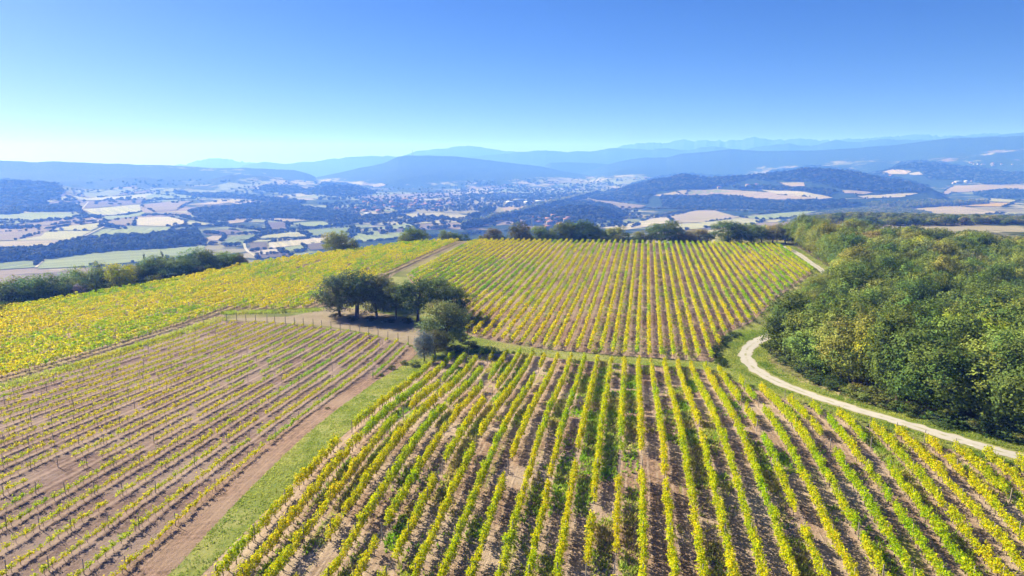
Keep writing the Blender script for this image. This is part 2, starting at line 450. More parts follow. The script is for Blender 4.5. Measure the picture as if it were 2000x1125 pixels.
def T(x, y):
    """ground height (camera at 33 m)"""
    x = np.asarray(x, float); y = np.asarray(y, float)
    r = np.hypot(x, y)
    hill = hill_z(x, y)
    p = np.where(y > 5, pxcol(x, y), np.where(x < 0, -600, 2600)); p = np.clip(p, -600, 2600)
    lr = np.log(np.clip(r, 250, 40000)); LR = np.log(RR)
    # table lookup
    pi = np.clip(np.searchsorted(PC, p) - 1, 0, len(PC) - 2); tp = sstep((p - PC[pi]) / (PC[pi + 1] - PC[pi]))
    ri = np.clip(np.searchsorted(LR, lr) - 1, 0, len(RR) - 2); tr = (lr - LR[ri]) / (LR[ri + 1] - LR[ri])
    v = lerp(lerp(VV[pi, ri], VV[pi, ri + 1], tr), lerp(VV[pi + 1, ri], VV[pi + 1, ri + 1], tr), tp)
    am = np.clip((r - 300) / 1500, 0, 1)
    v = v + fbm(x / 420, y / 420, 3) * 4.5 * am
    base = v.copy()
    for pl, D, wf, wb, sp in RIDGES:
        a = np.array(pl, float)
        if D in (3000, 4400, 1720, 3300, 3500): a[:, 1] += 14.0 * F_PX / D          # the woods on top add their own height
        m = (p > a[0, 0]) & (p < a[-1, 0]) & (r > D - wf * 1.3) & (r < D + wb * 1.3) & (y > 0)
        if not m.any(): continue
        pm, rm, xm, ym = p[m], r[m], x[m], y[m]
        # distances in the plane y = const, so that columns stay columns
        cz = np.interp(pm, a[:, 0], ey(a[:, 1])) * D * ym / rm
        jag = (.22 - np.abs(fbm(pm / 15 + D, pm * 0 + 3.3, 5))) * 1.6 * D * .0034 if D > 10200 else fbm(pm / 19 + D, pm * 0 + 3.3, 5) * (D * .0022 if D > 8000 else D * .0009)
        cz = cz + jag
        w = np.where(rm < D, wf, wb)
        s = sp * fbm(xm / (wf * .42) + 7, ym / (wf * .42), 4)
        u = np.abs(rm - D) / w
        g = np.clip(1 - np.clip(u * (1 + s * np.clip(u * 3, 0, 1)), 0, 1), 0, 1)
        g = g ** 1.25 * (1 - .35 * (g * (1 - g)) * 2)
        end = sstep((pm - a[0, 0]) / 40) * sstep((a[-1, 0] - pm) / 40)
        z = base[m] + np.maximum(cz - base[m], 0) * g * end
        k = 6 + D * .001
        hh = np.clip(.5 + .5 * (z - v[m]) / k, 0, 1)
        v[m] = lerp(v[m], z, hh)
    s = poly_sd(x, y, RIM)
    right = sstep((p - 1350) / 300)
    W = lerp(420.0, 260.0, right)
    t = np.clip(s / W, 0, 1)
    b = np.where(s > 0, 1 - (1 - t) ** lerp(2.3, 1.6, right), 0)
    crown = np.exp(-np.maximum(-s, 0) / 10.0) * lerp(.5, 0, right)         # the brow rounds off
    return lerp(hill - crown, np.minimum(v, 1e9), b) + CAM_Z

T_exact = T
AZ = np.concatenate([np.radians(np.linspace(-180, -44.5, 46)), np.radians(np.arange(-44, 44.001, .13)), np.radians(np.linspace(44.5, 180, 46))])
RAD = np.concatenate([[0.5, 6, 14, 22], np.arange(30, 340, 2.6), np.geomspace(340, 13500, 250)])
TG = None
def make_table():
    global TG
    A, R = np.meshgrid(AZ, RAD, indexing='ij')
    TG = T_exact(np.sin(A) * R, np.cos(A) * R)

def T(x, y):
    """height of the ground sheet itself, read from its grid"""
    x = np.asarray(x, float); y = np.asarray(y, float)
    fa = np.interp(np.arctan2(x, y), AZ, np.arange(len(AZ))); fr_ = np.interp(np.hypot(x, y), RAD, np.arange(len(RAD)))
    i = np.minimum(fa.astype(int), len(AZ) - 2); j = np.minimum(fr_.astype(int), len(RAD) - 2)
    a = fa - i; b = fr_ - j
    return (TG[i, j] * (1 - a) + TG[i + 1, j] * a) * (1 - b) + (TG[i, j + 1] * (1 - a) + TG[i + 1, j + 1] * a) * b

def woodmask(x, y, p, r, z):
    rel = z - CAM_Z
    w = .42 + .55 * fbm(x / 620 + 3, y / 620, 3)
    w = w + np.clip((rel + 108) / 60, 0, 1) * .55 * (r > 2300)
    town = np.exp(-((p - 1080) / 190) ** 2 - ((np.log(r) - math.log(3300)) / .5) ** 2)
    w = w + .05 * town
    # clearings on the right-hand slopes
    w = np.where((p > 1200) & (r > 4000) & (r < 5700), w - .12 - .3 * fbm(x / 300, y / 300, 2), w)
    w = np.where(r > 5900, w + .4, w)
    return np.clip(w, 0, 1)

def ray_hit(px, py):
    """photo pixel -> point where that line of sight meets the land"""
    px = np.atleast_1d(np.asarray(px, float)); py = np.atleast_1d(np.asarray(py, float))
    xc = (px - CX) / F_PX; yc = (CY - py) / F_PX
    dx = xc; dy = math.cos(PITCH) + yc * math.sin(PITCH); dz = -math.sin(PITCH) + yc * math.cos(PITCH)
    ts = np.concatenate([np.linspace(30, 420, 300), np.geomspace(421, 26000, 700)])
    out = np.zeros((len(px), 3))
    for c0 in range(0, len(px), 400):
        sl = slice(c0, c0 + 400)
        X = dx[sl, None] * ts; Y = dy[sl, None] * ts; Z = CAM_Z + dz[sl, None] * ts
        below = Z < T(X, Y)
        k = np.where(below.any(1), below.argmax(1), len(ts) - 1)
        a = ts[np.maximum(k - 1, 0)]; b = ts[k]
        for _ in range(12):
            m = .5 * (a + b)
            lowr = CAM_Z + dz[sl] * m < T(dx[sl] * m, dy[sl] * m)
            b = np.where(lowr, m, b); a = np.where(lowr, a, m)
        out[sl] = np.stack([dx[sl] * b, dy[sl] * b, CAM_Z + dz[sl] * b], -1)
    return out

def at_dist(px, fwd):
    """ground point in photo column px at a forward distance"""
    # column x = X * f / zc, zc close to fwd*cos + drop*sin
    X = 0.0
    for _ in range(6):
        z = float(T(np.array([X]), np.array([fwd]))[0])
        zc = fwd * math.cos(PITCH) + (CAM_Z - z) * math.sin(PITCH)
        X = (px - CX) / F_PX * zc
    return np.array([X, fwd, z])

def row_px(X, Y, Z):
    zc = Y * math.cos(PITCH) + (CAM_Z - Z) * math.sin(PITCH)
    yc = Y * math.sin(PITCH) - (CAM_Z - Z) * math.cos(PITCH)
    return CX + F_PX * X / zc, CY - F_PX * yc / zc

def P2V(poly):
    a = np.array(poly, float)
    return ray_hit(a[:, 0], a[:, 1])[:, :2]

def P2W(poly):
    """photo outline -> the hilltop's own surface (before the brow)"""
    out = []
    for px, py in poly:
        yc = (CY - py) / F_PX
        dx = (px - CX) / F_PX; dy = math.cos(PITCH) + yc * math.sin(PITCH); dz = -math.sin(PITCH) + yc * math.cos(PITCH)
        ts = np.linspace(25, 520, 3000)
        k = int(np.argmax(CAM_Z + dz * ts < hill_z(dx * ts, dy * ts) + CAM_Z))
        out.append((dx * ts[k], dy * ts[k]))
    return np.array(out)

RIM = np.vstack([[(-150, -300), (-150, 40), (-138, 110)], P2W(RIM_PX), [(190, 310), (330, 300), (420, 200), (420, -300)]])
make_table()

# ------------------------------------------------------------------ ground sheet
def build_ground():
    A, R = np.meshgrid(AZ, RAD, indexing='ij')
    x = np.sin(A) * R; y = np.cos(A) * R
    z = TG
    na, nr = A.shape
    idx = np.arange(na * nr).reshape(na, nr)
    q = np.stack([idx[:-1, :-1], idx[1:, :-1], idx[1:, 1:], idx[:-1, 1:]], -1).reshape(-1, 4)[:, ::-1]
    me = mesh_np('ground', np.stack([x, y, z], -1).reshape(-1, 3), np.ascontiguousarray(q), [M_VALLEY], smooth=True)
    at = me.attributes.new('wood', 'FLOAT', 'POINT')
    p = np.where(y > 5, pxcol(x, y), 2600)
    at.data.foreach_set('value', woodmask(x, y, p, R, z).astype(np.float32).ravel())
    o = link(bpy.data.objects.new('ground', me))
    tag(o, kind='structure')
build_ground()

def drape(name, poly, mat, off, step):
    """a sheet in the outline poly (world xy) laid on the land"""
    bm = bmesh.new()
    vs = [bm.verts.new((p[0], p[1], 0)) for p in poly]
    f = bm.faces.new(vs)
    if f.normal.z < 0 or sum(poly[i][0] * poly[(i + 1) % len(poly)][1] - poly[(i + 1) % len(poly)][0] * poly[i][1] for i in range(len(poly))) < 0:
        f.normal_flip()
    P = np.array(poly)
    for ax in (0, 1):
        lo, hi = P[:, ax].min(), P[:, ax].max()
        for c in np.arange(lo + step * .5, hi, step):
            no = (1, 0, 0) if ax == 0 else (0, 1, 0)
            co = (c, 0, 0) if ax == 0 else (0, c, 0)
            bmesh.ops.bisect_plane(bm, geom=bm.verts[:] + bm.edges[:] + bm.faces[:], dist=1e-4, plane_co=co, plane_no=no)
    bmesh.ops.triangulate(bm, faces=bm.faces[:])
    xy = np.array([v.co[:2] for v in bm.verts])
    z = T(xy[:, 0], xy[:, 1]) + off
    for v, zz in zip(bm.verts, z): v.co.z = zz
    me = bpy.data.meshes.new(name); bm.to_mesh(me); bm.free()
    for pl in me.polygons: pl.use_smooth = True
    me.materials.append(mat)
    o = link(bpy.data.objects.new(name, me))
    tag(o, kind='structure')
    return o

def catmull(pts, n=12):
    P = np.array(pts, float); out = []
    P = np.vstack([2 * P[0] - P[1], P, 2 * P[-1] - P[-2]])
    for i in range(1, len(P) - 2):
        for t in np.linspace(0, 1, n, endpoint=False):
            out.append(.5 * ((2 * P[i]) + (-P[i - 1] + P[i + 1]) * t + (2 * P[i - 1] - 5 * P[i] + 4 * P[i + 1] - P[i + 2]) * t * t
                             + (-P[i - 1] + 3 * P[i] - 3 * P[i + 1] + P[i + 2]) * t ** 3))
    out.append(P[-2])
    return np.array(out)

def ribbon(name, ctr, width, mat, off, across=5, jag=.0):
    C = np.asarray(ctr); d = np.gradient(C, axis=0); d /= np.linalg.norm(d, axis=1)[:, None] + 1e-9
    nrm = np.stack([d[:, 1], -d[:, 0]], -1)
    wv = np.full(len(C), width) if np.isscalar(width) else np.asarray(width)
    us = np.linspace(0, 1, across)
    V = []; cols = []
    for k, u in enumerate(us):
        wob = jag * fbm(np.arange(len(C)) * .37 + k * 31, np.zeros(len(C)) + k, 3) if k in (0, across - 1) else 0
        q = C + nrm * ((u - .5) * wv + wob)[:, None]
        V.append(np.stack([q[:, 0], q[:, 1], T(q[:, 0], q[:, 1]) + off], -1))
        cols.append(np.tile([u, 0, 0], (len(C), 1)))
    V = np.stack(V, 1); n = len(C)
    idx = np.arange(n * across).reshape(n, across)
    q = np.stack([idx[:-1, :-1], idx[:-1, 1:], idx[1:, 1:], idx[1:, :-1]], -1).reshape(-1, 4)[:, ::-1]
    me = mesh_np(name, V.reshape(-1, 3), np.ascontiguousarray(q), [mat], np.concatenate([np.array(c)[:, None] for c in cols], 1).reshape(-1, 3), smooth=True)
    o = link(bpy.data.objects.new(name, me)); tag(o, kind='structure')
    return o

# ------------------------------------------------------------------ plots on the hill (outlines picked on the photo, laid on the land)
TH_NEAR, S_NEAR = math.radians(9.6), 2.3
TH_FAR, S_FAR = math.radians(11.0), 2.3
TH_YOUNG, S_YOUNG = math.radians(8.5), 2.9
TH_GOLD, S_GOLD = math.radians(12.5), 2.35

near_poly = np.vstack([P2W([(392, 1124), (560, 955), (700, 822), (835, 712), (900, 694), (1010, 690), (1110, 701), (1260, 712), (1395, 722), (1450, 752), (1560, 790), (1700, 838), (1850, 876), (1990, 915)]),
                       [(62, 62), (66, 36), (-27, 36)]])
far_poly = P2W([(918, 655), (1000, 672), (1060, 681), (1200, 694), (1330, 703), (1392, 706), (1418, 650), (1470, 628), (1520, 580), (1590, 531), (1545, 492), (1525, 479), (1400, 475), (1250, 473), (1100, 471), (1000, 470), (925, 470), (860, 505), (795, 541), (840, 600)])
gold_poly = np.vstack([P2W([(640, 598), (560, 609), (440, 606), (300, 653), (150, 702), (0, 748)]), [(-118, 80), (-132, 112)],
                       P2W([(0, 603), (110, 585), (230, 566), (330, 549), (430, 528), (480, 517), (600, 500), (690, 488), (780, 476), (860, 470.5), (905, 470), (860, 490), (755, 536), (700, 570)])])
young_poly = np.vstack([P2W([(430, 627), (520, 630), (640, 641), (720, 654), (800, 673), (800, 690), (648, 787), (512, 886), (394, 988), (264, 1114)]),
                        [(-32, 36), (-72, 36), (-92, 72)], P2W([(0, 770), (150, 714), (300, 664)])])

def row_u(px, py, th):
    w = P2W([(px, py)])[0]; return w[0] * math.cos(th) - w[1] * math.sin(th)
PH_NEAR = row_u(1253, 914, TH_NEAR) % S_NEAR; PH_FAR = row_u(1267, 605, TH_FAR) % S_FAR; PH_YOUNG = (row_u(500, 884, TH_YOUNG) - .25) % S_YOUNG; PH_GOLD = 0.0
def fan_of(th, uL, dL, uR, dR, clampR):
    # slope of the rows against the plot direction: dL at uL, dR at uR (degrees), constant beyond uR if clampR
    tL, tR = math.tan(math.radians(dL)), math.tan(math.radians(dR)); b = (tR - tL) / (uR - uL)
    return (tL - b * uL, b, uR if clampR else 1e6, tR)
V0 = 75.0
uC = row_u(1253, 914, TH_NEAR)
FAN = {TH_NEAR: fan_of(TH_NEAR, row_u(566, 955, TH_NEAR), -2.6, uC, .5, True), TH_FAR: (0, 0, 1e6, 0), TH_GOLD: (0, 0, 1e6, 0),
       TH_YOUNG: fan_of(TH_YOUNG, row_u(0, 790, TH_YOUNG), 3.0, row_u(500, 884, TH_YOUNG), -3.2, False)}
def unfan(u, v, th):
    a, b, uc, t0 = FAN[th]
    return np.where(u > uc + (v - V0) * t0, u - (v - V0) * t0, (u - a * (v - V0)) / (1 + b * (v - V0)))
def fan(up, v, th):
    a, b, uc, t0 = FAN[th]
    return np.where(up > uc, up + (v - V0) * t0, up + (v - V0) * (a + b * up))
def uv_of(p, th):
    p = np.atleast_2d(p); return p[:, 0] * math.cos(th) - p[:, 1] * math.sin(th), p[:, 0] * math.sin(th) + p[:, 1] * math.cos(th)
def upx(px, py, th):
    u, v = uv_of(P2W([(px, py)]), th); return float(unfan(u, v, th)[0])
PH_NEAR = upx(1253, 914, TH_NEAR) % S_NEAR; PH_YOUNG = (upx(500, 884, TH_YOUNG) + .45) % S_YOUNG
PHASE = {TH_NEAR: PH_NEAR, TH_FAR: PH_FAR, TH_YOUNG: PH_YOUNG, TH_GOLD: PH_GOLD}
drape('vineyard_soil', near_poly, soil_mat('near_soil', TH_NEAR, S_NEAR, (.255, .165, .11), (.44, .335, .245), (.22, .27, .03), .10, .3, PH_NEAR), .03, 3.0)
drape('vineyard_soil', far_poly, soil_mat('far_soil', TH_FAR, S_FAR, (.235, .145, .10), (.37, .275, .20), (.19, .26, .03), .12, .25, PH_FAR), .03, 4.0)
drape('vineyard_soil', gold_poly, soil_mat('gold_soil', TH_GOLD, S_GOLD, (.30, .21, .13), (.36, .27, .17), (.20, .23, .04), .16, .3), .03, 4.0)
drape('vineyard_soil', young_poly, soil_mat('young_soil', TH_YOUNG, S_YOUNG, (.175, .114, .092), (.29, .212, .172), (.20, .19, .06), -.16, .5, PH_YOUNG), .03, 3.0)

drape('dirt_edge', P2W([(0, 748), (150, 702), (300, 653), (430, 610), (440, 618), (432, 626), (300, 664), (150, 714), (0, 771)]), soil_mat('edge_soil', TH_YOUNG, 1.8, (.26, .18, .12), (.40, .31, .22), (.22, .25, .05), .1, .3), .035, 3.0)
# dirt lane along the young plot, grassy balk beside it
lane_poly = np.vstack([P2W([(803, 676), (815, 690), (800, 705), (735, 745), (640, 815), (540, 905), (440, 1005), (345, 1110), (330, 1124)]), [(-31.2, 36), (-33.5, 36)],
                       P2W([(252, 1109), (382, 983), (502, 881), (642, 784), (797, 687)])])
drape('dirt_lane', lane_poly, soil_mat('lane_soil', TH_YOUNG, 1.45, (.22, .14, .10), (.31, .215, .155), (.22, .20, .08), -.1, .3), .045, 2.5)
balk_poly = np.vstack([P2W([(330, 1124), (345, 1110), (440, 1005), (540, 905), (640, 815), (735, 745), (800, 705), (830, 700), (850, 705), (836, 715), (702, 825), (562, 957), (394, 1124)]), [(-27.2, 36), (-31.4, 36)]])
drape('grass_balk', balk_poly, M_GROUNDGRASS, .04, 2.5)
head_poly = P2W([(905, 690), (920, 658), (1000, 675), (1060, 684), (1200, 697), (1330, 706), (1395, 709), (1420, 652), (1472, 632), (1500, 640), (1470, 660), (1440, 690), (1440, 715), (1470, 745), (1560, 783), (1455, 755), (1395, 725), (1260, 714), (1110, 703), (1010, 692)])
drape('grass_headland', head_poly, M_GROUNDGRASS, .045, 3.0)
drape('grass_headland', P2W([(560, 611), (640, 600), (700, 570), (760, 540), (795, 541), (840, 600), (918, 657), (905, 692), (850, 704), (806, 678), (722, 652)]), M_GROUNDGRASS, .03, 3.0)
sand_poly = P2W([(432, 625), (470, 622), (560, 619), (610, 610), (650, 598), (700, 604), (790, 620), (835, 645), (840, 690), (806, 676), (722, 652), (640, 638), (520, 629)])
drape('sandy_ground', sand_poly, M_SAND, .05, 3.0)
path_c = catmull(P2W([(910, 470), (880, 484), (830, 505), (770, 534), (735, 560)]), 10)
ribbon('field_path', path_c, np.linspace(1.5, 1.8, len(path_c)), M_PATH, .06, jag=.3)

# white gravel track round the wood
trk = catmull(np.vstack([P2W([(2000, 897), (1900, 868), (1780, 832), (1660, 797), (1580, 771), (1515, 745), (1475, 722), (1457, 700), (1460, 682), (1478, 668)]),
                         P2W([(1505, 655)]), [at_dist(1560, 150)[:2], at_dist(1600, 178)[:2], at_dist(1618, 200)[:2]], P2W([(1611, 534), (1580, 511), (1555, 494), (1528, 481)]), [at_dist(1490, 294)[:2]]]), 14)
ex = trk[0] + (trk[0] - trk[6]) / np.linalg.norm(trk[0] - trk[6]) * 40
trk = np.vstack([[lerp(ex, trk[0], t) for t in np.linspace(0, .95, 16)], trk])
ribbon('gravel_track', trk, 2.45, M_TRACK, .09, across=9, jag=.55)
ribbon('track_verge', trk, 8.2, M_GROUNDGRASS, .062, across=7, jag=.8)

forest_poly = np.vstack([P2W([(2000, 862), (1900, 835), (1800, 812), (1700, 780), (1600, 745), (1540, 710), (1502, 684)]), [at_dist(1535, 150)[:2], at_dist(1590, 180)[:2], at_dist(1640, 200)[:2], at_dist(1640, 218)[:2]],
                         [at_dist(1612, 235)[:2], at_dist(1570, 272)[:2], at_dist(1545, 298)[:2], at_dist(1560, 312)[:2], (190, 316), (330, 302), (420, 200), (420, 30), (110, 30), (84, 55)]])
drape('forest_floor', forest_poly, M_LITTER, .02, 9.0)

# ------------------------------------------------------------------ leaves
def leaf_quads(c, n, s, asp=.62, rng=RNG):
    """rhombic leaves: centres c (N,3), normals n (N,3), half length s (N,)"""
    a = rng.normal(size=c.shape); t = np.cross(n, a); t /= np.linalg.norm(t, axis=1)[:, None] + 1e-9
    b = np.cross(n, t)
    s = s[:, None]
    cup = n * s * .22
    v = np.stack([c + t * s, c + b * s * asp + cup, c - t * s, c - b * s * asp + cup], 1)
    return v.reshape(-1, 3), np.arange(len(c) * 4).reshape(-1, 4)

def unit(v):
    return v / (np.linalg.norm(v, axis=-1, keepdims=True) + 1e-9)

def tube(pts, rads, n=5):
    P = np.asarray(pts, float); V = []; 
    for i in range(len(P)):
        d = P[min(i + 1, len(P) - 1)] - P[max(i - 1, 0)]; d = d / (np.linalg.norm(d) + 1e-9)
        a = np.cross(d, (0.31, .95, .02)); a /= np.linalg.norm(a) + 1e-9; b = np.cross(d, a)
        for k in range(n):
            th = 2 * math.pi * k / n
            V.append(P[i] + (a * math.cos(th) + b * math.sin(th)) * rads[i])
    Fq = []
    for i in range(len(P) - 1):
        for k in range(n):
            Fq.append((i * n + k, i * n + (k + 1) % n, (i + 1) * n + (k + 1) % n, (i + 1) * n + k))
    return np.array(V), np.array(Fq)

def join(parts):
    V = []; Fs = []; o = 0
    for v, f in parts:
        V.append(v); Fs.append(f + o); o += len(v)
    return np.vstack(V), np.vstack(Fs)

VINE_PAL = np.array([(.54, .56, .008), (.76, .65, .008), (.80, .67, .008), (.40, .50, .01), (.70, .67, .008), (.27, .38, .012), (.76, .50, .01)])
def vine_cols(n, w, rng=RNG):
    w = np.asarray(w, float); k = rng.choice(len(VINE_PAL), n, p=w / w.sum())
    c = VINE_PAL[k] * rng.uniform(.75, 1.15, (n, 1)) * rng.uniform(.94, 1.06, (n, 3))
    return c
W_MIX = (4, 4, 1.6, 2.4, 3, 1.0, .2)
W_GOLD = (3.2, 5, 2.6, 1.8, 4, .9, .15)
W_GREEN = (4, 2, .6, 4, 3, 2, .25)

def vine_proto(seed, young=False):
    rng = np.random.default_rng(seed)
    parts = []
    if not young:
        H = rng.uniform(.5, .62)
        ln = .02
        stem = tube([(0, 0, -.06), (rng.normal(0, .03), rng.normal(0, .03), H * .5), (rng.normal(0, .05), 0, H), (.12, 0, H + .08)], [.045, .038, .034, .018], 5)
        arm = tube([(0, 0, H), (-.35, .02, H + .08), (-.55, 0, H + .05)], [.026, .018, .01], 4)
        parts += [stem, arm]
        ncl = rng.integers(9, 12); C = []; 
        xs = np.linspace(-.58, .58, ncl) + rng.normal(0, .05, ncl)
        for x in xs:
            top = rng.uniform(1.2, 1.66)
            for z in np.arange(H + .05, top, .16):
                C.append((x + rng.normal(0, .05), rng.normal(0, .12) * (1.15 - .4 * (z - H)), z, .15))
            if rng.random() < .35: C.append((x + rng.normal(0, .05), rng.choice([-1, 1]) * rng.uniform(.24, .38), rng.uniform(.7, 1.15), .12))
        C = np.array(C)
        per = 5
        ctr = np.repeat(C[:, :3], per, 0) + rng.normal(0, 1, (len(C) * per, 3)) * np.repeat(C[:, 3:], per, 0) * .62
        nrm = unit(rng.normal(0, 1, ctr.shape) * .8 + np.stack([ctr[:, 0] * 0, ctr[:, 1] * 2.2, np.full(len(ctr), .75)], -1))
        s = rng.uniform(.06, .105, len(ctr))
        w = (np.array(W_MIX) * rng.uniform(.5, 1.6, 7))
    else:
        H = .36
        parts += [tube([(0, 0, -.05), (.02, .01, .3), (rng.normal(0, .05), 0, H)], [.028, .022, .018], 4),
                  tube([(0, 0, H), (-.25, 0, H + .06), (-.42, 0, H + .05)], [.016, .012, .008], 4), tube([(0, 0, H), (.25, 0, H + .06), (.42, 0, H + .04)], [.016, .012, .008], 4)]
        n = int(rng.integers(70, 120))
        x = np.clip(rng.normal(0, .3, n), -.62, .62)
        ctr = np.stack([x, rng.normal(0, .13, n), H + .08 + np.abs(rng.normal(0, .26, n)) * (1.1 - np.abs(x))], -1)
        nrm = unit(rng.normal(0, 1, ctr.shape) * .8 + np.array([0, 0, .8]))
        s = rng.uniform(.065, .112, n)
        w = (np.array(W_MIX) * rng.uniform(.5, 1.6, 7)) * np.array([1, 1.1, 1, 1, 1, 1.2, 1])
    cols = vine_cols(len(ctr), w, rng)
    sv, sf = join(parts)
    lv, lf = leaf_quads(ctr, nrm, s, .8, rng)
    me = mesh_np('vine', np.vstack([sv, lv]), np.vstack([sf, lf + len(sv)]), [M_VBARK, M_VINE],
                 np.vstack([np.full((len(sv), 3), .5), np.repeat(cols, 4, 0)]), np.concatenate([np.zeros(len(sf)), np.ones(len(lf))]))
    return me
VINES = [vine_proto(100 + i) for i in range(26)]
YOUNG = [vine_proto(300 + i, True) for i in range(18)]

def post_mesh(h, w=.07):
    sv, sf = tube([(0, 0, -.15), (0, 0, h - .03), (0, 0, h)], [w * .75, w * .7, w * .4], 6)
    cap = np.array([[len(sv) - 6 + k for k in (0, 1, 2, 3)], [len(sv) - 6 + k for k in (0, 3, 4, 5)]])
    return mesh_np('post', sv, np.vstack([sf, cap]), [M_POST])
POST = post_mesh(1.65); POST_Y = post_mesh(1.35, .055); POST_END = post_mesh(1.9, .10)

def clip_rows(poly, th, S, smin=4.0, phase=0.0):
    P = np.asarray(poly); d = np.array([math.sin(th), math.cos(th)]); q = np.array([math.cos(th), -math.sin(th)])
    V = P @ d; U = unfan(P @ q, V, th); rows = []
    for k in range(int(math.floor((U.min() - phase) / S)), int(math.ceil((U.max() - phase) / S)) + 1):
        u = k * S + phase; hits = []
        for i in range(len(P)):
            a, b = U[i], U[(i + 1) % len(P)]
            if (a > u) != (b > u):
                t = (u - a) / (b - a); hits.append(lerp(V[i], V[(i + 1) % len(P)], t))
        hits.sort()
        for a, b in zip(hits[::2], hits[1::2]):
            if b - a > smin: rows.append((k, u, a, b))
    return rows, d, q

def wire_mesh(pts, hs):
    vs = []; 
    parts = [tube([(p[0], p[1], p[2] + h) for p in pts], [.006] * len(pts), 3) for h in hs]
    v, f = join(parts)
    return mesh_np('wire', v, f, [M_WIRE])

def vine_rows(poly, th, S, protos, spacing, label_of, group, gap, post_every, post, end_post, young=False, gold=0.0):
    rows, d, q = clip_rows(poly, th, S, phase=PHASE[th])
    rz = math.pi / 2 - th
    n = 0
    seen = sorted({r[1] for r in rows})
    for k, u, a, b in rows:
        a += random.uniform(.2, .8); b -= random.uniform(.2, .9)
        p0 = q * float(fan(u, a, th)) + d * a
        z0 = float(T(p0[:1], p0[1:])[0])
        root = empty('vine_row', (p0[0], p0[1], z0))
        tag(root, label_of(k, seen.index(u), len(seen)), 'vine row', group)
        vs = np.arange(a + .5, b, spacing)
        vs = vs + RNG.normal(0, .06, len(vs))
        jit = RNG.normal(0, .04, len(vs))
        uf = fan(np.full(len(vs), u), vs, th) + jit
        X = q[0] * uf + d[0] * vs; Y = q[1] * uf + d[1] * vs
        Z = T(X, Y) + .03
        g = fbm(vs * .16 + k * 9.7, np.full(len(vs), k * 3.1), 3)
        tone = fbm(vs * .07 + k * 5.1, np.full(len(vs), k * 1.7 + 40), 3)
        big = fbm(X / 30, Y / 30, 2)
        for i in range(len(vs)):
            if g[i] > gap or random.random() < .025: continue
            o = bpy.data.objects.new('vine', random.choice(protos))
            o.location = (X[i] - p0[0], Y[i] - p0[1], Z[i] - z0)
            o.rotation_euler = (random.gauss(0, .04), random.gauss(0, .04), rz + (math.pi if random.random() < .5 else 0) + random.gauss(0, .06))
            vig = 1 - .25 * max(0, g[i] - gap + .25)
            ks = .8 if young else 1.0
            sx = ks * random.uniform(.9, 1.15); sz = random.uniform(.78, 1.18) * vig * (.88 if young else 1.0)
            o.scale = (sx, random.uniform(.68, 1.15), sz)
            t = tone[i] * .8 + big[i] * .5 + random.gauss(0, .12) + gold
            o.color = (1 + .10 * t, 1 - .03 * t, 1, 1) if t > 0 else (1 + .55 * t, 1 + .14 * t, 1, 1)
            link(o, root); n += 1
        pv = np.arange(a, b, post_every)
        pv = np.append(pv[:-1] if b - pv[-1] < 2 else pv, b)
        pf = fan(np.full(len(pv), u), pv, th)
        PX = q[0] * pf + d[0] * pv; PY = q[1] * pf + d[1] * pv; PZ = T(PX, PY) + .02
        for i in range(len(pv)):
            o = bpy.data.objects.new('post', end_post if i == len(pv) - 1 else post)
            o.location = (PX[i] - p0[0], PY[i] - p0[1], PZ[i] - z0)
            o.rotation_euler = (random.gauss(0, .03), random.gauss(0, .03), random.random() * 3)
            link(o, root)
        pts = [(PX[i] - p0[0], PY[i] - p0[1], PZ[i] - z0) for i in range(len(pv))]
        link(bpy.data.objects.new('wire', wire_mesh(pts, (.55, .95) if young else (.6, 1.1))), root)
    return len(rows), n

ONES = ['', 'first', 'second', 'third', 'fourth', 'fifth', 'sixth', 'seventh', 'eighth', 'ninth', 'tenth', 'eleventh', 'twelfth', 'thirteenth', 'fourteenth',
        'fifteenth', 'sixteenth', 'seventeenth', 'eighteenth', 'nineteenth']
TENS = ['', '', 'twent', 'thirt', 'fort', 'fift', 'sixt', 'sevent']
def ordinal(n):
    if n < 20: return ONES[n]
    return TENS[n // 10] + ('ieth' if n % 10 == 0 else 'y-' + ONES[n % 10])

def lab_near(k, i, n):
    if i == 0: return 'gappy yellow-orange vine row bordering the grass strip beside the dirt lane'
    return ordinal(i + 1) + ' yellow-green vine row from the grass strip, in the striped plot below the headland'
print('near', vine_rows(near_poly, TH_NEAR, S_NEAR, VINES, 1.02, lab_near, 'vine rows of the plot below the headland', .36, 6.0, POST, POST))
def lab_young(k, i, n):
    if i == n - 1: return 'low young vine row bordering the brown dirt lane'
    return ordinal(n - i) + ' low young vine row from the dirt lane, on bare mauve-brown soil'
print('young', vine_rows(young_poly, TH_YOUNG, S_YOUNG, YOUNG, 1.0, lab_young, 'young vine rows on the bare plot', .5, 7.0, POST_Y, POST_END, True, -.2))

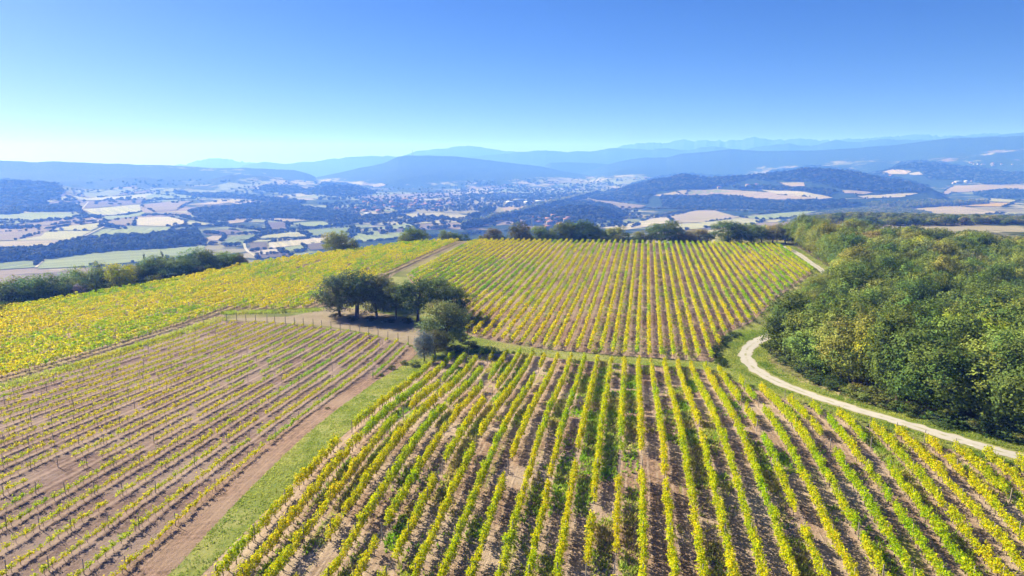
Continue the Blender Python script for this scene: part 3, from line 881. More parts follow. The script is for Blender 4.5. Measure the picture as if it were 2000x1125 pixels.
# farther plots: each row is one thing; its leaves are too small to pick apart and stay joined
def far_rows(poly, th, S, label, group, w, per_m, leaf, hgt, wid, gap, gold):
    rows, d, q = clip_rows(poly, th, S, phase=PHASE[th])
    tot = 0; seen = sorted({r[1] for r in rows})
    for k, u, a, b in rows:
        a += random.uniform(.1, .6); b -= random.uniform(.1, .6)
        L = b - a; p0 = q * u + d * a; z0 = float(T(p0[:1], p0[1:])[0])
        root = empty('vine_row', (p0[0], p0[1], z0)); tag(root, label(seen.index(u), len(seen)), 'vine row', group)
        vv = np.arange(a + .5, b, 1.05); vv = vv + RNG.normal(0, .08, len(vv))
        vig = 1 - .45 * np.clip(fbm(vv * .2 + k * 7.7, np.full(len(vv), k * 2.3), 3), -.3, 1)
        vig = vig * RNG.uniform(.7, 1.2, len(vv))
        keep = (fbm(vv * .16 + k * 4.7, np.full(len(vv), k * 5.3), 3) < gap) & (RNG.random(len(vv)) > .03)
        vv = vv[keep]; vig = vig[keep]
        if len(vv) < 3: continue
        per = int(per_m * 1.05)
        N = len(vv) * per
        vc = np.repeat(vv, per); vg = np.repeat(vig, per)
        along = vc + RNG.normal(0, .30, N); across = RNG.normal(0, wid, N)
        zz = .5 + (hgt - .5) * vg * np.sqrt(RNG.random(N)) - .3 * np.abs(across)
        X = q[0] * (u + across) + d[0] * along; Y = q[1] * (u + across) + d[1] * along
        Z = T(X, Y) + zz
        c = np.stack([X - p0[0], Y - p0[1], Z - z0], -1)
        nr = unit(RNG.normal(0, .8, c.shape) + np.stack([q[0] * across * 2.5, q[1] * across * 2.5, np.full(N, .75)], -1))
        tone = np.repeat(fbm(vv * .09 + k * 5.1, np.full(len(vv), k * 1.7 + 40), 3) + RNG.normal(0, .25, len(vv)), per)
        tone = tone + .9 * fbm(X / 38 + 5, Y / 38, 2) + gold
        cols = vine_cols(N, w)
        f = np.where(tone[:, None] > 0, 1 + np.array([.09, -.03, 0]) * tone[:, None], 1 + np.array([.6, .2, 0]) * np.maximum(tone[:, None], -1))
        lv, lf = leaf_quads(c, nr, RNG.uniform(.8, 1.25, N) * leaf, .85)
        me = mesh_np('foliage', lv, lf, [M_VINE], np.repeat(cols * f, 4, 0))
        tag(link(bpy.data.objects.new('foliage', me), root), kind='stuff')
        X = q[0] * u + d[0] * vv; Y = q[1] * u + d[1] * vv; Z = T(X, Y)
        B = np.stack([X - p0[0], Y - p0[1], Z - z0], -1); rr = .035
        ring = np.array([(rr, 0, 0), (-rr * .5, rr * .87, 0), (-rr * .5, -rr * .87, 0)])
        V = np.concatenate([B[:, None] + ring + [0, 0, -.05], B[:, None] + ring * .8 + [0, 0, .75]], 1).reshape(-1, 3)
        I = np.arange(len(B))[:, None] * 6
        fq = np.concatenate([I + np.array([0, 1, 4, 3]), I + np.array([1, 2, 5, 4]), I + np.array([2, 0, 3, 5])], 0)
        tag(link(bpy.data.objects.new('stems', mesh_np('stems', V, fq, [M_VBARK])), root), kind='stuff')
        tot += N
    return len(rows), tot
print('far', far_rows(far_poly, TH_FAR, S_FAR, lambda i, n: ordinal(i + 1) + ' vine row from the sandy path, in the far striped plot below the hilltop trees', 'vine rows of the far striped plot', W_MIX, 40, .15, 1.55, .2, .6, .0))
print('gold', far_rows(gold_poly, TH_GOLD, S_GOLD, lambda i, n: ordinal(n - i) + ' golden vine row from the sandy path, on the slope before the tree line', 'golden vine rows on the left slope', W_GOLD, 40, .16, 1.6, .21, .62, .05))

# ------------------------------------------------------------------ trees
def tree_mesh(seed, kind='oak', nl=3400, leaf=.2, baked=None):
    """a tree 10 m tall with a crown about 7 m across -> (trunk V,F), (crown V,F,cols)"""
    rng = np.random.default_rng(seed)
    H = 10.0
    lo, cz, rz, R, nlobe = dict(oak=(2.6, 6.2, 3.7, 3.4, 24), edge=(.9, 5.2, 4.7, 3.5, 30), airy=(1.9, 6.0, 4.1, 3.6, 34),
                                shrub=(.3, 5.0, 5.0, 5.0, 20), cypress=(.5, 5.2, 4.9, 1.3, 26))[kind]
    trunk = []
    lean = rng.normal(0, .25, 2)
    stems = 1 if kind not in ('airy', 'shrub') else int(rng.integers(2, 4))
    lobes = []
    for k in range(nlobe):
        for _ in range(40):
            d = unit(rng.normal(size=3)); rad = rng.uniform(.45, .84) ** .8
            c = np.array([d[0] * R * rad, d[1] * R * rad, cz + d[2] * rz * rad])
            lim = 1.0
            if c[2] > lo and all(np.linalg.norm((c - l[:3]) / (1, 1, 1.1)) > .9 for l in lobes): break
        lobes.append(np.array([*c, rng.uniform(.30, .46) * min(R, 3.6) * (1.0 if kind != 'cypress' else 1.2)]))
    lobes.append(np.array([lean[0], lean[1], cz + rz * .25, .42 * R]))
    lobes = np.array(lobes)
    for st in range(stems):
        b = np.array([rng.normal(0, .25), rng.normal(0, .25), -.25]) if stems > 1 else np.array([0, 0, -.25])
        top = np.array([lean[0] + rng.normal(0, .8) * (stems > 1), lean[1] + rng.normal(0, .8) * (stems > 1), cz + rz * .35])
        mid = lerp(b, top, .45) + rng.normal(0, .18, 3) * (1, 1, 0)
        r0 = .24 / math.sqrt(stems)
        trunk.append(tube([b, lerp(b, mid, .12), mid, top], [r0 * 1.35, r0, r0 * .68, .05], 7))
        for l in lobes[rng.permutation(len(lobes))[:9 // stems]]:
            t = rng.uniform(.35, .8); s0 = lerp(lerp(b, mid, min(1, t * 2)), top, max(0, t * 2 - 1) if t > .5 else 0)
            m2 = lerp(s0, l[:3], .5) + np.array([0, 0, .25])
            trunk.append(tube([s0, m2, l[:3]], [r0 * .42, r0 * .26, .03], 5))
    tv, tf = join(trunk)
    per = np.maximum(20, (nl * lobes[:, 3] ** 2 / (lobes[:, 3] ** 2).sum())).astype(int)
    C, N, Cc = [], [], []
    for l, n in zip(lobes, per):
        # twigs: small tufts on and in the lobe
        nt_ = max(4, n // 9)
        d = unit(rng.normal(size=(nt_, 3))); rr = l[3] * (1 - .55 * rng.random(nt_) ** 2.0) * rng.uniform(.85, 1.18, nt_)
        tw = l[:3] + d * rr[:, None] * (1, 1, .85)
        k = rng.integers(0, nt_, n)
        c = tw[k] + rng.normal(0, .20, (n, 3)) * (1 if kind != 'cypress' else .6)
        C.append(c); N.append(unit(d[k] * .7 + unit((c - (0, 0, cz - 1.0)) / (R, R, rz)) * .75 + rng.normal(0, .5, (n, 3)) + (0, 0, .15)))
        lb = rng.uniform(.8, 1.22); hue = rng.normal(0, .10)
        tb = (rng.uniform(.78, 1.25, nt_))[k][:, None]
        col = np.array([1 + hue, 1, 1 - hue * .5]) * lb * tb * rng.uniform(.72, 1.28, (n, 1))
        Cc.append(col)
    C = np.vstack(C); N = np.vstack(N); Cc = np.vstack(Cc)
    keep = C[:, 2] > .15
    C, N, Cc = C[keep], N[keep], Cc[keep]
    if baked is not None: Cc = Cc * np.array(baked)
    lv, lf = leaf_quads(C, N, rng.uniform(.75, 1.3, len(C)) * leaf, .7, rng)
    return (tv, tf), (lv, lf, np.repeat(Cc, 4, 0))

class Proto: pass
def proto(seed, kind, nl=3400, leaf=.2):
    p = Proto(); (tv, tf), (lv, lf, lc) = tree_mesh(seed, kind, nl, leaf)
    p.trunk = mesh_np('trunk', tv, tf, [M_BARK], smooth=True)
    p.crown = mesh_np('crown', lv, lf, [M_TREE], lc)
    mx = lv.max(0); mn = lv.min(0)
    p.h = mx[2]; p.w = (np.percentile(lv[:, 0], 98) - np.percentile(lv[:, 0], 2) + np.percentile(lv[:, 1], 98) - np.percentile(lv[:, 1], 2)) / 2
    return p
PROTOS = {'oak': [proto(21 + i, 'oak', 8500, .122) for i in range(6)], 'edge': [proto(41 + i, 'edge', 9500, .125) for i in range(7)],
          'airy': [proto(61 + i, 'airy', 6500, .15) for i in range(4)], 'shrub': [proto(81 + i, 'shrub', 2600, .24) for i in range(3)],
          'cypress': [proto(95, 'cypress', 1400, .17)]}

def place_tree(name, xy, h, w, kind, color, label, cat, group=None, sink=0.0, variant=None):
    p = PROTOS[kind][variant % len(PROTOS[kind])] if variant is not None else random.choice(PROTOS[kind])
    z = float(T(np.array([xy[0]]), np.array([xy[1]]))[0]) - sink
    root = empty(name, (xy[0], xy[1], z))
    tag(root, label, cat, group)
    rz = random.uniform(0, 6.28)
    sx = w / p.w; sz = h / p.h
    for nm, me in (('trunk', p.trunk), ('crown', p.crown)):
        o = bpy.data.objects.new(nm, me)
        o.rotation_euler = (0, 0, rz); o.scale = (sx * random.uniform(.95, 1.05), sx * random.uniform(.95, 1.05), sz)
        if nm == 'crown': o.color = (*color, 1)
        link(o, root)
    return root

DK, MD, OL, GY, YG, YL = (.082, .125, .034), (.125, .175, .042), (.175, .205, .055), (.225, .22, .10), (.23, .28, .035), (.50, .45, .03)
def vary(c, a=.12):
    f = random.uniform(1 - a, 1 + a); return (c[0] * f * random.uniform(.93, 1.07), c[1] * f, c[2] * f * random.uniform(.9, 1.1))

def px_tree(name, px, top, wpx, fwd, kind, color, label, cat='tree', group=None, variant=None, minh=2.0):
    b = at_dist(px, fwd)
    zc = fwd * math.cos(PITCH) + (CAM_Z - b[2]) * math.sin(PITCH)
    # height from the photo row of its top
    elev = math.tan(math.atan((CY - top) / F_PX) - PITCH)
    h = max(minh, CAM_Z + elev * math.hypot(fwd, 0) - b[2])
    return place_tree(name, b[:2], h, wpx * zc / F_PX, kind, vary(color, .05), label, cat, group, 0.1, variant)

# the grove between the plots
def base_px(px, py):
    return P2W([(px, py)])[0]
def grove(px, py, top, wpx, kind, color, label, variant=None, name='tree', cat='tree'):
    b = base_px(px, py)
    px_tree(name, px, top, wpx, b[1], kind, color, label, cat, None, variant)
GD = (.13, .165, .055)
grove(664, 617, 530, 80, 'edge', (.15, .175, .07), 'spreading grey-green tree at the fence end of the grove', 0)
grove(697, 619, 519, 84, 'airy', GD, 'tallest dark multi-stemmed tree of the grove above the bare plot', 1)
grove(736, 618, 530, 66, 'edge', (.17, .18, .08), 'tree with thin greyish top inside the grove', 1)
grove(745, 600, 538, 66, 'edge', (.24, .25, .07), 'pale olive tree at the back of the grove beside the golden vines', 2)
grove(774, 624, 552, 46, 'oak', GD, 'slender dark tree standing mid grove on bare sand', 2)
grove(815, 628, 540, 72, 'airy', (.11, .16, .045), 'dark green tree with forked trunk near the round olive tree', 3)
grove(852, 614, 536, 66, 'oak', (.19, .25, .045), 'brighter green tree at the back of the grove facing the far plot', 0)
grove(888, 622, 555, 62, 'edge', (.12, .165, .05), 'dark bushy tree ending the grove by the far plot', 2)
grove(868, 678, 580, 86, 'edge', (.19, .225, .07), 'round olive-coloured tree standing forward of the grove', 1)
grove(850, 694, 640, 50, 'edge', (.18, .20, .08), 'low olive bush at the foot of the round tree', 3, 'shrub', 'shrub')
grove(829, 707, 640, 34, 'edge', (.20, .235, .22), 'narrow blue-grey shrub where the dirt lane meets the grove', 0, 'shrub', 'shrub')
for i, (px, py) in enumerate([(655, 622), (690, 627), (725, 628), (760, 630), (795, 632), (842, 640), (905, 668), (890, 690), (925, 680)]):
    b = base_px(px, py)
    place_tree('shrub', b, random.uniform(.9, 1.7), random.uniform(2.4, 3.6), 'shrub', vary((.07, .085, .035)), 'low dark undergrowth shrub at the foot of the grove trees', 'shrub', 'undergrowth shrubs in the grove')
for px, py, s_ in [(765, 722, .8), (745, 735, .6), (790, 712, .9), (812, 716, 1.1), (640, 800, .35), (1040, 690, .5), (1060, 694, .5), (960, 688, .6), (1002, 690, .5)]:
    place_tree('shrub', base_px(px, py), s_, s_ * 1.7, 'shrub', vary((.12, .16, .035)), 'knee-high weedy shrub in the grass between the plots', 'shrub', 'weedy shrubs in the grass between the plots')
for i in range(13):                                       # weedy ditch bank outside the bend
    q = catmull(P2W([(1440, 655), (1415, 665), (1402, 680), (1400, 700), (1412, 716)]), 3)[i]
    place_tree('shrub', q + RNG.normal(0, .25, 2), random.uniform(.6, 1.0), random.uniform(1.6, 2.4), 'shrub', vary((.07, .105, .025)), 'dark low shrub on the grassy bank outside the track bend', 'shrub', 'shrubs on the bank at the track bend')

# tree line beyond the brow on the left
LEFT = [(-95, 556, 60, MD, 0), (-50, 552, 70, DK, 0), (8, 545, 74, OL, 8), (48, 534, 78, MD, 4), (92, 532, 70, DK, 6), (128, 535, 52, MD, 4), (160, 518, 62, MD, 18), (188, 508, 60, OL, 20), (206, 520, 54, DK, 10),
        (237, 509, 46, YL, 1), (262, 512, 46, OL, 14), (284, 507, 44, DK, 12), (305, 494, 60, DK, 14), (330, 500, 52, MD, 9), (352, 501, 56, DK, 8), (385, 482, 62, DK, 12), (418, 484, 64, DK, 9), (447, 487, 44, MD, 10)]
LL = {MD: 'leafy green tree in the line behind the golden vine slope', DK: 'dark green tree in the line behind the golden vine slope', OL: 'olive green tree in the line behind the golden vine slope', YL: 'bright yellow tree in the line behind the golden vine slope'}
rimL = P2W([(x, y - 1) for x, y in RIM_PX[:6]])
def rim_fwd(px):
    a = np.array(RIM_PX); w = P2W(RIM_PX)
    return float(np.interp(px, a[:, 0], w[:, 1]))
for px, top, wpx, c, back in LEFT:
    f = rim_fwd(max(px, 0)) - (12 if px < 0 else 0)
    px_tree('tree', px, top, wpx * 1.12, f + 5 + back * .6, 'edge', tuple(q * 1.8 for q in c) if c != YL else (.50, .48, .03), LL[c], 'tree', 'trees in the line behind the golden slope')
for px, top, wpx, c in [(30, 562, 40, DK), (75, 560, 44, MD), (112, 556, 40, DK), (180, 548, 44, DK), (222, 545, 40, MD), (262, 540, 40, DK), (300, 534, 40, MD), (338, 530, 40, DK), (372, 524, 40, DK), (404, 515, 40, MD), (436, 508, 36, DK)]:
    px_tree('shrub', px, top, wpx, rim_fwd(px) + 4.5, 'shrub', c, 'leafy shrub filling the foot of the tree line behind the golden slope', 'shrub', 'shrubs under the left tree line')
px_tree('tree', 468, 494, 30, rim_fwd(468) + 7, 'airy', (.20, .19, .09), 'thin half-bare tree at the end of the line behind the golden slope')
px_tree('shrub', 156, 552, 30, rim_fwd(156) + 3.5, 'shrub', (.42, .38, .36), 'pale greyish-white bush among the dark line trees', 'shrub')
px_tree('cypress_tree', 324, 488, 9, rim_fwd(324) + 30, 'cypress', (.02, .035, .018), 'slim dark cypress rising behind the tree line', 'tree')
px_tree('cypress_tree', 292, 492, 8, rim_fwd(292) + 34, 'cypress', (.03, .045, .022), 'small cypress top behind the tree line', 'tree')

# trees along the hilltop
CREST = [(662, 450, 50, OL, 'edge', 'round green bush on the brow at the end of the golden slope'), (693, 466, 18, DK, 'shrub', 'small dark bush beside the round bush on the brow'),
         (812, 443, 46, MD, 'edge', 'two-domed green tree on the brow behind the golden vines'), (794, 455, 28, OL, 'edge', 'lower olive tree leaning on the two-domed tree'),
         (872, 449, 26, OL, 'edge', 'pale olive tree where the sandy path tops the brow'), (893, 455, 22, MD, 'edge', 'small green tree next to the path end'), (910, 458, 18, DK, 'shrub', 'dark bush beside the path end'),
         (965, 446, 32, (.15, .13, .06), 'edge', 'brownish tree on the hilltop behind the first far rows'),
         (1016, 434, 40, (.12, .12, .05), 'edge', 'tall brown-green tree on the hilltop'), (1055, 441, 34, MD, 'edge', 'light green tree right of the tall brown-green one'),
         (1094, 433, 36, (.12, .16, .03), 'edge', 'fresh green tree of the dark hilltop clump'), (1118, 432, 44, DK, 'edge', 'dark tree of the hilltop clump'), (1143, 430, 40, DK, 'edge', 'tallest dark tree of the hilltop clump'),
         (1172, 446, 40, MD, 'edge', 'low green tree after the hilltop clump'), (1200, 443, 40, OL, 'edge', 'olive tree on the hilltop between clump and lone oak'), (1222, 455, 30, MD, 'shrub', 'low bush on the hilltop by the olive tree'),
         (1247, 452, 26, OL, 'edge', 'small domed tree on the hilltop'), (1268, 458, 22, MD, 'shrub', 'low bush beside the lone dark oak'), (1297, 430, 54, DK, 'edge', 'large lone dark oak on the hilltop'),
         (1335, 452, 40, (.15, .14, .07), 'edge', 'greyish low tree right of the lone oak'), (1362, 447, 44, GY, 'edge', 'grey-green thin tree on the hilltop'), (1382, 455, 24, DK, 'shrub', 'dark bush between grey tree and round oak'),
         (1422, 432, 58, DK, 'edge', 'round dark oak on the hilltop near the track'), (1466, 438, 44, MD, 'edge', 'green tree next to the round dark oak'), (1488, 440, 34, YG, 'edge', 'yellow-green tree on the hilltop by the pole'),
         (1508, 436, 36, GY, 'edge', 'greyish tree beside the utility pole'), (1534, 434, 36, OL, 'edge', 'olive tree at the top of the gravel track'),
         (985, 460, 26, DK, 'shrub', 'dark low bush left of the tall brown-green tree'), (1036, 458, 24, DK, 'shrub', 'dark low bush right of the tall brown-green tree'), (1076, 458, 24, MD, 'shrub', 'green low bush left of the hilltop clump'),
         (1318, 460, 24, MD, 'shrub', 'green bush under the greyish low tree'), (1445, 458, 30, DK, 'shrub', 'dark bush at the foot of the round oak'), (945, 462, 22, OL, 'shrub', 'olive bush beside the brownish tree')]
for px, top, wpx, c, kind, lab in CREST:
    nm, cat = ('shrub', 'shrub') if kind == 'shrub' or 'bush' in lab else ('tree', 'tree')
    px_tree(nm, px, top - 3, wpx * 1.1, rim_fwd(px) + random.uniform(4, 9), kind, tuple(q * 1.4 for q in c), lab, cat)

# utility pole on the hilltop
def utility_pole():
    b = at_dist(1517, rim_fwd(1500) + 2)
    root = empty('utility_pole', tuple(b)); tag(root, 'thin wooden utility pole at the top of the gravel track', 'pole')
    v, f = tube([(0, 0, -.3), (0, 0, 8.6)], [.16, .10], 8); link(bpy.data.objects.new('shaft', mesh_np('shaft', v, f, [M_POST], smooth=True)), root)
    v, f = tube([(-.8, 0, 8.1), (.8, 0, 8.1)], [.07, .07], 4); arm = link(bpy.data.objects.new('crossarm', mesh_np('crossarm', v, f, [M_POST])), root)
    for sx in (-.7, 0, .7):
        v, f = tube([(sx, 0, 8.13), (sx, 0, 8.2), (sx, 0, 8.36)], [.05, .07, .03], 6); link(bpy.data.objects.new('insulator', mesh_np('insulator', v, f, [M_WIRE])), arm)
utility_pole()

# ------------------------------------------------------------------ the wood on the right
def in_poly(x, y, P): return poly_sd(np.asarray(x, float), np.asarray(y, float), np.asarray(P)) < 0
def jitter_grid(P, step, rng=RNG):
    P = np.asarray(P); lo = P.min(0); hi = P.max(0)
    gx, gy = np.meshgrid(np.arange(lo[0], hi[0], step), np.arange(lo[1], hi[1], step))
    gx = gx + (np.arange(gx.shape[0])[:, None] % 2) * step * .5
    q = np.stack([gx.ravel(), gy.ravel()], -1) + rng.uniform(-.36, .36, (gx.size, 2)) * step
    return q[in_poly(q[:, 0], q[:, 1], P)]
fp = jitter_grid(forest_poly, 6.8)
sd = poly_sd(fp[:, 0], fp[:, 1], forest_poly)
fp = fp[sd < -4.0]
def along(C, step):
    C = np.asarray(C); L = np.concatenate([[0], np.cumsum(np.linalg.norm(np.diff(C, axis=0), axis=1))])
    t = np.arange(0, L[-1], step); return np.stack([np.interp(t, L, C[:, 0]), np.interp(t, L, C[:, 1])], -1)
eb = along(np.vstack([forest_poly[-1:], forest_poly[:15]]), 4.6)
ctr_f = np.array([190, 150.])
eb = eb + unit(ctr_f - eb) * RNG.uniform(1.6, 3.2, (len(eb), 1))
fp = np.vstack([eb, fp]); sd = poly_sd(fp[:, 0], fp[:, 1], forest_poly)
pc, _ = row_px(fp[:, 0], fp[:, 1], T(fp[:, 0], fp[:, 1]))
dist = np.hypot(fp[:, 0], fp[:, 1])
front = poly_sd(fp[:, 0], fp[:, 1], forest_poly)
view = (pc > 1380) & (pc < 2060) & (fp[:, 1] > 40)
order = np.argsort(np.where(view, dist, 1e9))
FLAB = [(DK, 'dark green oak'), (MD, 'mid-green oak'), (OL, 'olive-green oak'), (GY, 'grey, thinning oak'), (YG, 'yellow-green oak'), (YL, 'yellowing oak')]
forest_rest = []
cnt = 0
for j in order:
    x, y = fp[j]
    tone = float(fbm(np.array([x / 26]), np.array([y / 26]), 2)[0]) + random.gauss(0, .33)
    k = 0 if tone < -.30 else 1 if tone < .08 else 2 if tone < .45 else 3 if tone < .66 else 4 if tone < .95 else 5
    edge = sd[j] > -7
    if edge and k in (3, 5): k = 2
    h = random.uniform(9.2, 14.8) + 1.8 * float(fbm(np.array([x / 40]), np.array([y / 40]), 2)[0])
    w = random.uniform(7.2, 10.4)
    if 1490 < pc[j] < 1650 and 128 < y < 222: h = random.uniform(6.8, 8.2); w = random.uniform(5.5, 7.0)
    if view[j] and cnt < 285:
        where = ' at the edge of the wood along the gravel track' if edge else ' in the canopy of the wood beside the track'
        c = FLAB[k][0] if k < 5 else (.27, .25, .05)
        place_tree('oak_tree', (x, y), h * (1.06 if edge else 1), w, 'edge' if edge or random.random() < .5 else 'oak', vary((c[0] * 1.5, c[1] * 1.42, c[2] * 1.15), .14), FLAB[k][1] + where, 'tree', FLAB[k][1] + 's of the wood beside the track')
        cnt += 1
    else:
        forest_rest.append((x, y, h * lerp(1.0, .62, float(sstep((dist[j] - 190) / 110))), w))
        
# low growth closing the foot of the wood's edge
ep = catmull(P2W([(2000, 868), (1900, 842), (1800, 818), (1700, 786), (1600, 750), (1545, 716), (1505, 690)]), 5)
for q in ep:
    place_tree('shrub', q + RNG.normal(0, .5, 2), random.uniform(1.3, 2.6), random.uniform(2.6, 4.0), 'shrub', vary(random.choice([DK, MD, OL])), 'leafy shrub at the foot of the wood beside the gravel track', 'shrub', 'shrubs along the foot of the wood')

# ------------------------------------------------------------------ masses of far trees: one thing per wood, nobody could count them
def wood_collection(name, specs):
    c = bpy.data.collections.new(name)
    for i, (seed, kind, nl, leaf, col) in enumerate(specs):
        (tv, tf), (lv, lf, lc) = tree_mesh(seed, kind, nl, leaf, col)
        me = mesh_np(name + '_tree', np.vstack([tv, lv]), np.vstack([tf, lf + len(tv)]), [M_BARK, M_WOODLEAF], np.vstack([np.full((len(tv), 3), .5), lc]),
                     np.concatenate([np.zeros(len(tf)), np.ones(len(lf))]))
        c.objects.link(bpy.data.objects.new('%s_tree_%d' % (name, i), me))
    return c, len(specs)
C_NEAR = wood_collection('near_wood', [(201, 'edge', 3600, .21, (.165, .225, .055)), (202, 'edge', 3600, .21, (.23, .265, .07)), (203, 'oak', 3600, .21, (.13, .185, .05)), (204, 'oak', 3600, .21, (.28, .28, .12)), (205, 'edge', 3600, .21, (.20, .25, .06))])
C_FAR = wood_collection('far_wood', [(215, 'edge', 260, .75, (.10, .12, .045)), (216, 'oak', 260, .75, (.14, .15, .06)), (211, 'edge', 260, .75, (.014, .036, .010)), (212, 'edge', 260, .75, (.02, .048, .013)), (213, 'edge', 260, .75, (.04, .07, .02)), (214, 'shrub', 200, .9, (.03, .058, .016))])
C_PALE = wood_collection('pale_wood', [(221, 'edge', 260, .75, (.17, .18, .07)), (222, 'edge', 260, .75, (.24, .24, .09)), (223, 'edge', 260, .75, (.12, .14, .05))])
C_POP = wood_collection('poplar', [(231, 'edge', 300, .7, (.36, .36, .12)), (232, 'edge', 300, .7, (.28, .30, .09))])

def scatter_group(coll, n):
    g = bpy.data.node_groups.new('scatter_' + coll.name, 'GeometryNodeTree')
    g.interface.new_socket('Geometry', in_out='INPUT', socket_type='NodeSocketGeometry')
    g.interface.new_socket('Geometry', in_out='OUTPUT', socket_type='NodeSocketGeometry')
    N = g.nodes; L = g.links
    gi = N.new('NodeGroupInput'); go = N.new('NodeGroupOutput'); iop = N.new('GeometryNodeInstanceOnPoints')
    ci = N.new('GeometryNodeCollectionInfo'); ci.inputs['Collection'].default_value = coll
    ci.inputs['Separate Children'].default_value = True; ci.inputs['Reset Children'].default_value = True
    def attr(nm, t):
        a = N.new('GeometryNodeInputNamedAttribute'); a.data_type = t; a.inputs[0].default_value = nm; return a.outputs[0]
    L.new(gi.outputs[0], iop.inputs['Points']); L.new(ci.outputs[0], iop.inputs['Instance'])
    iop.inputs['Pick Instance'].default_value = True
    L.new(attr('idx', 'INT'), iop.inputs['Instance Index'])
    L.new(attr('rot', 'FLOAT_VECTOR'), iop.inputs['Rotation']); L.new(attr('scl', 'FLOAT_VECTOR'), iop.inputs['Scale'])
    L.new(iop.outputs[0], go.inputs[0])
    return g
_groups = {}
def scatter(name, pts, hs, ws, coll, label=None, cat='wood'):
    c, n = coll
    if c.name not in _groups: _groups[c.name] = scatter_group(c, n)
    pts = np.asarray(pts); N = len(pts)
    z = T(pts[:, 0], pts[:, 1]) - .2
    me = bpy.data.meshes.new(name)
    me.vertices.add(N); me.vertices.foreach_set('co', np.column_stack([pts[:, :2], z]).astype(np.float32).ravel())
    a = me.attributes.new('idx', 'INT', 'POINT'); a.data.foreach_set('value', RNG.integers(0, n, N).astype(np.int32))
    a = me.attributes.new('rot', 'FLOAT_VECTOR', 'POINT'); a.data.foreach_set('vector', np.column_stack([np.zeros(N), np.zeros(N), RNG.uniform(0, 6.28, N)]).astype(np.float32).ravel())
    a = me.attributes.new('scl', 'FLOAT_VECTOR', 'POINT'); a.data.foreach_set('vector', np.column_stack([np.asarray(ws) / 7.0, np.asarray(ws) / 7.0, np.asarray(hs) / 10.0]).astype(np.float32).ravel())
    o = link(bpy.data.objects.new(name, me))
    md = o.modifiers.new('scatter', 'NODES'); md.node_group = _groups[c.name]
    tag(o, label, cat, None, 'stuff')
    return o
fr = np.array(forest_rest)
scatter('woodland', fr[:, :2], fr[:, 2], fr[:, 3], C_NEAR, 'deep canopy of mixed green and grey oaks behind the track-side trees')

def wood_px(poly, step, coll, h, label, name='woodland'):
    P = P2V(poly); q = jitter_grid(P, step)
    if len(q) == 0: return
    q = q[RNG.random(len(q)) < .5 + .45 * sstep(.9 + 2.2 * fbm(q[:, 0] / 70, q[:, 1] / 70, 3))]
    scatter(name, q, RNG.uniform(.6, 1.35, len(q)) * h, RNG.uniform(.75, 1.3, len(q)) * step * 1.2, coll, label)

def line_px(pts, step, coll, h, label, width=6.0, name='tree_line', skip=.1):
    C = P2V(pts); out = []
    for a, b in zip(C[:-1], C[1:]):
        n = max(2, int(np.linalg.norm(b - a) / step))
        for t in np.linspace(0, 1, n, endpoint=False): out.append(lerp(a, b, t))
    out = np.array(out); out = out + RNG.normal(0, width * .4, out.shape); out = out[RNG.random(len(out)) > skip]
    scatter(name, out, RNG.uniform(.7, 1.25, len(out)) * h, RNG.uniform(.8, 1.3, len(out)) * step * 1.5, coll, label, 'tree line')

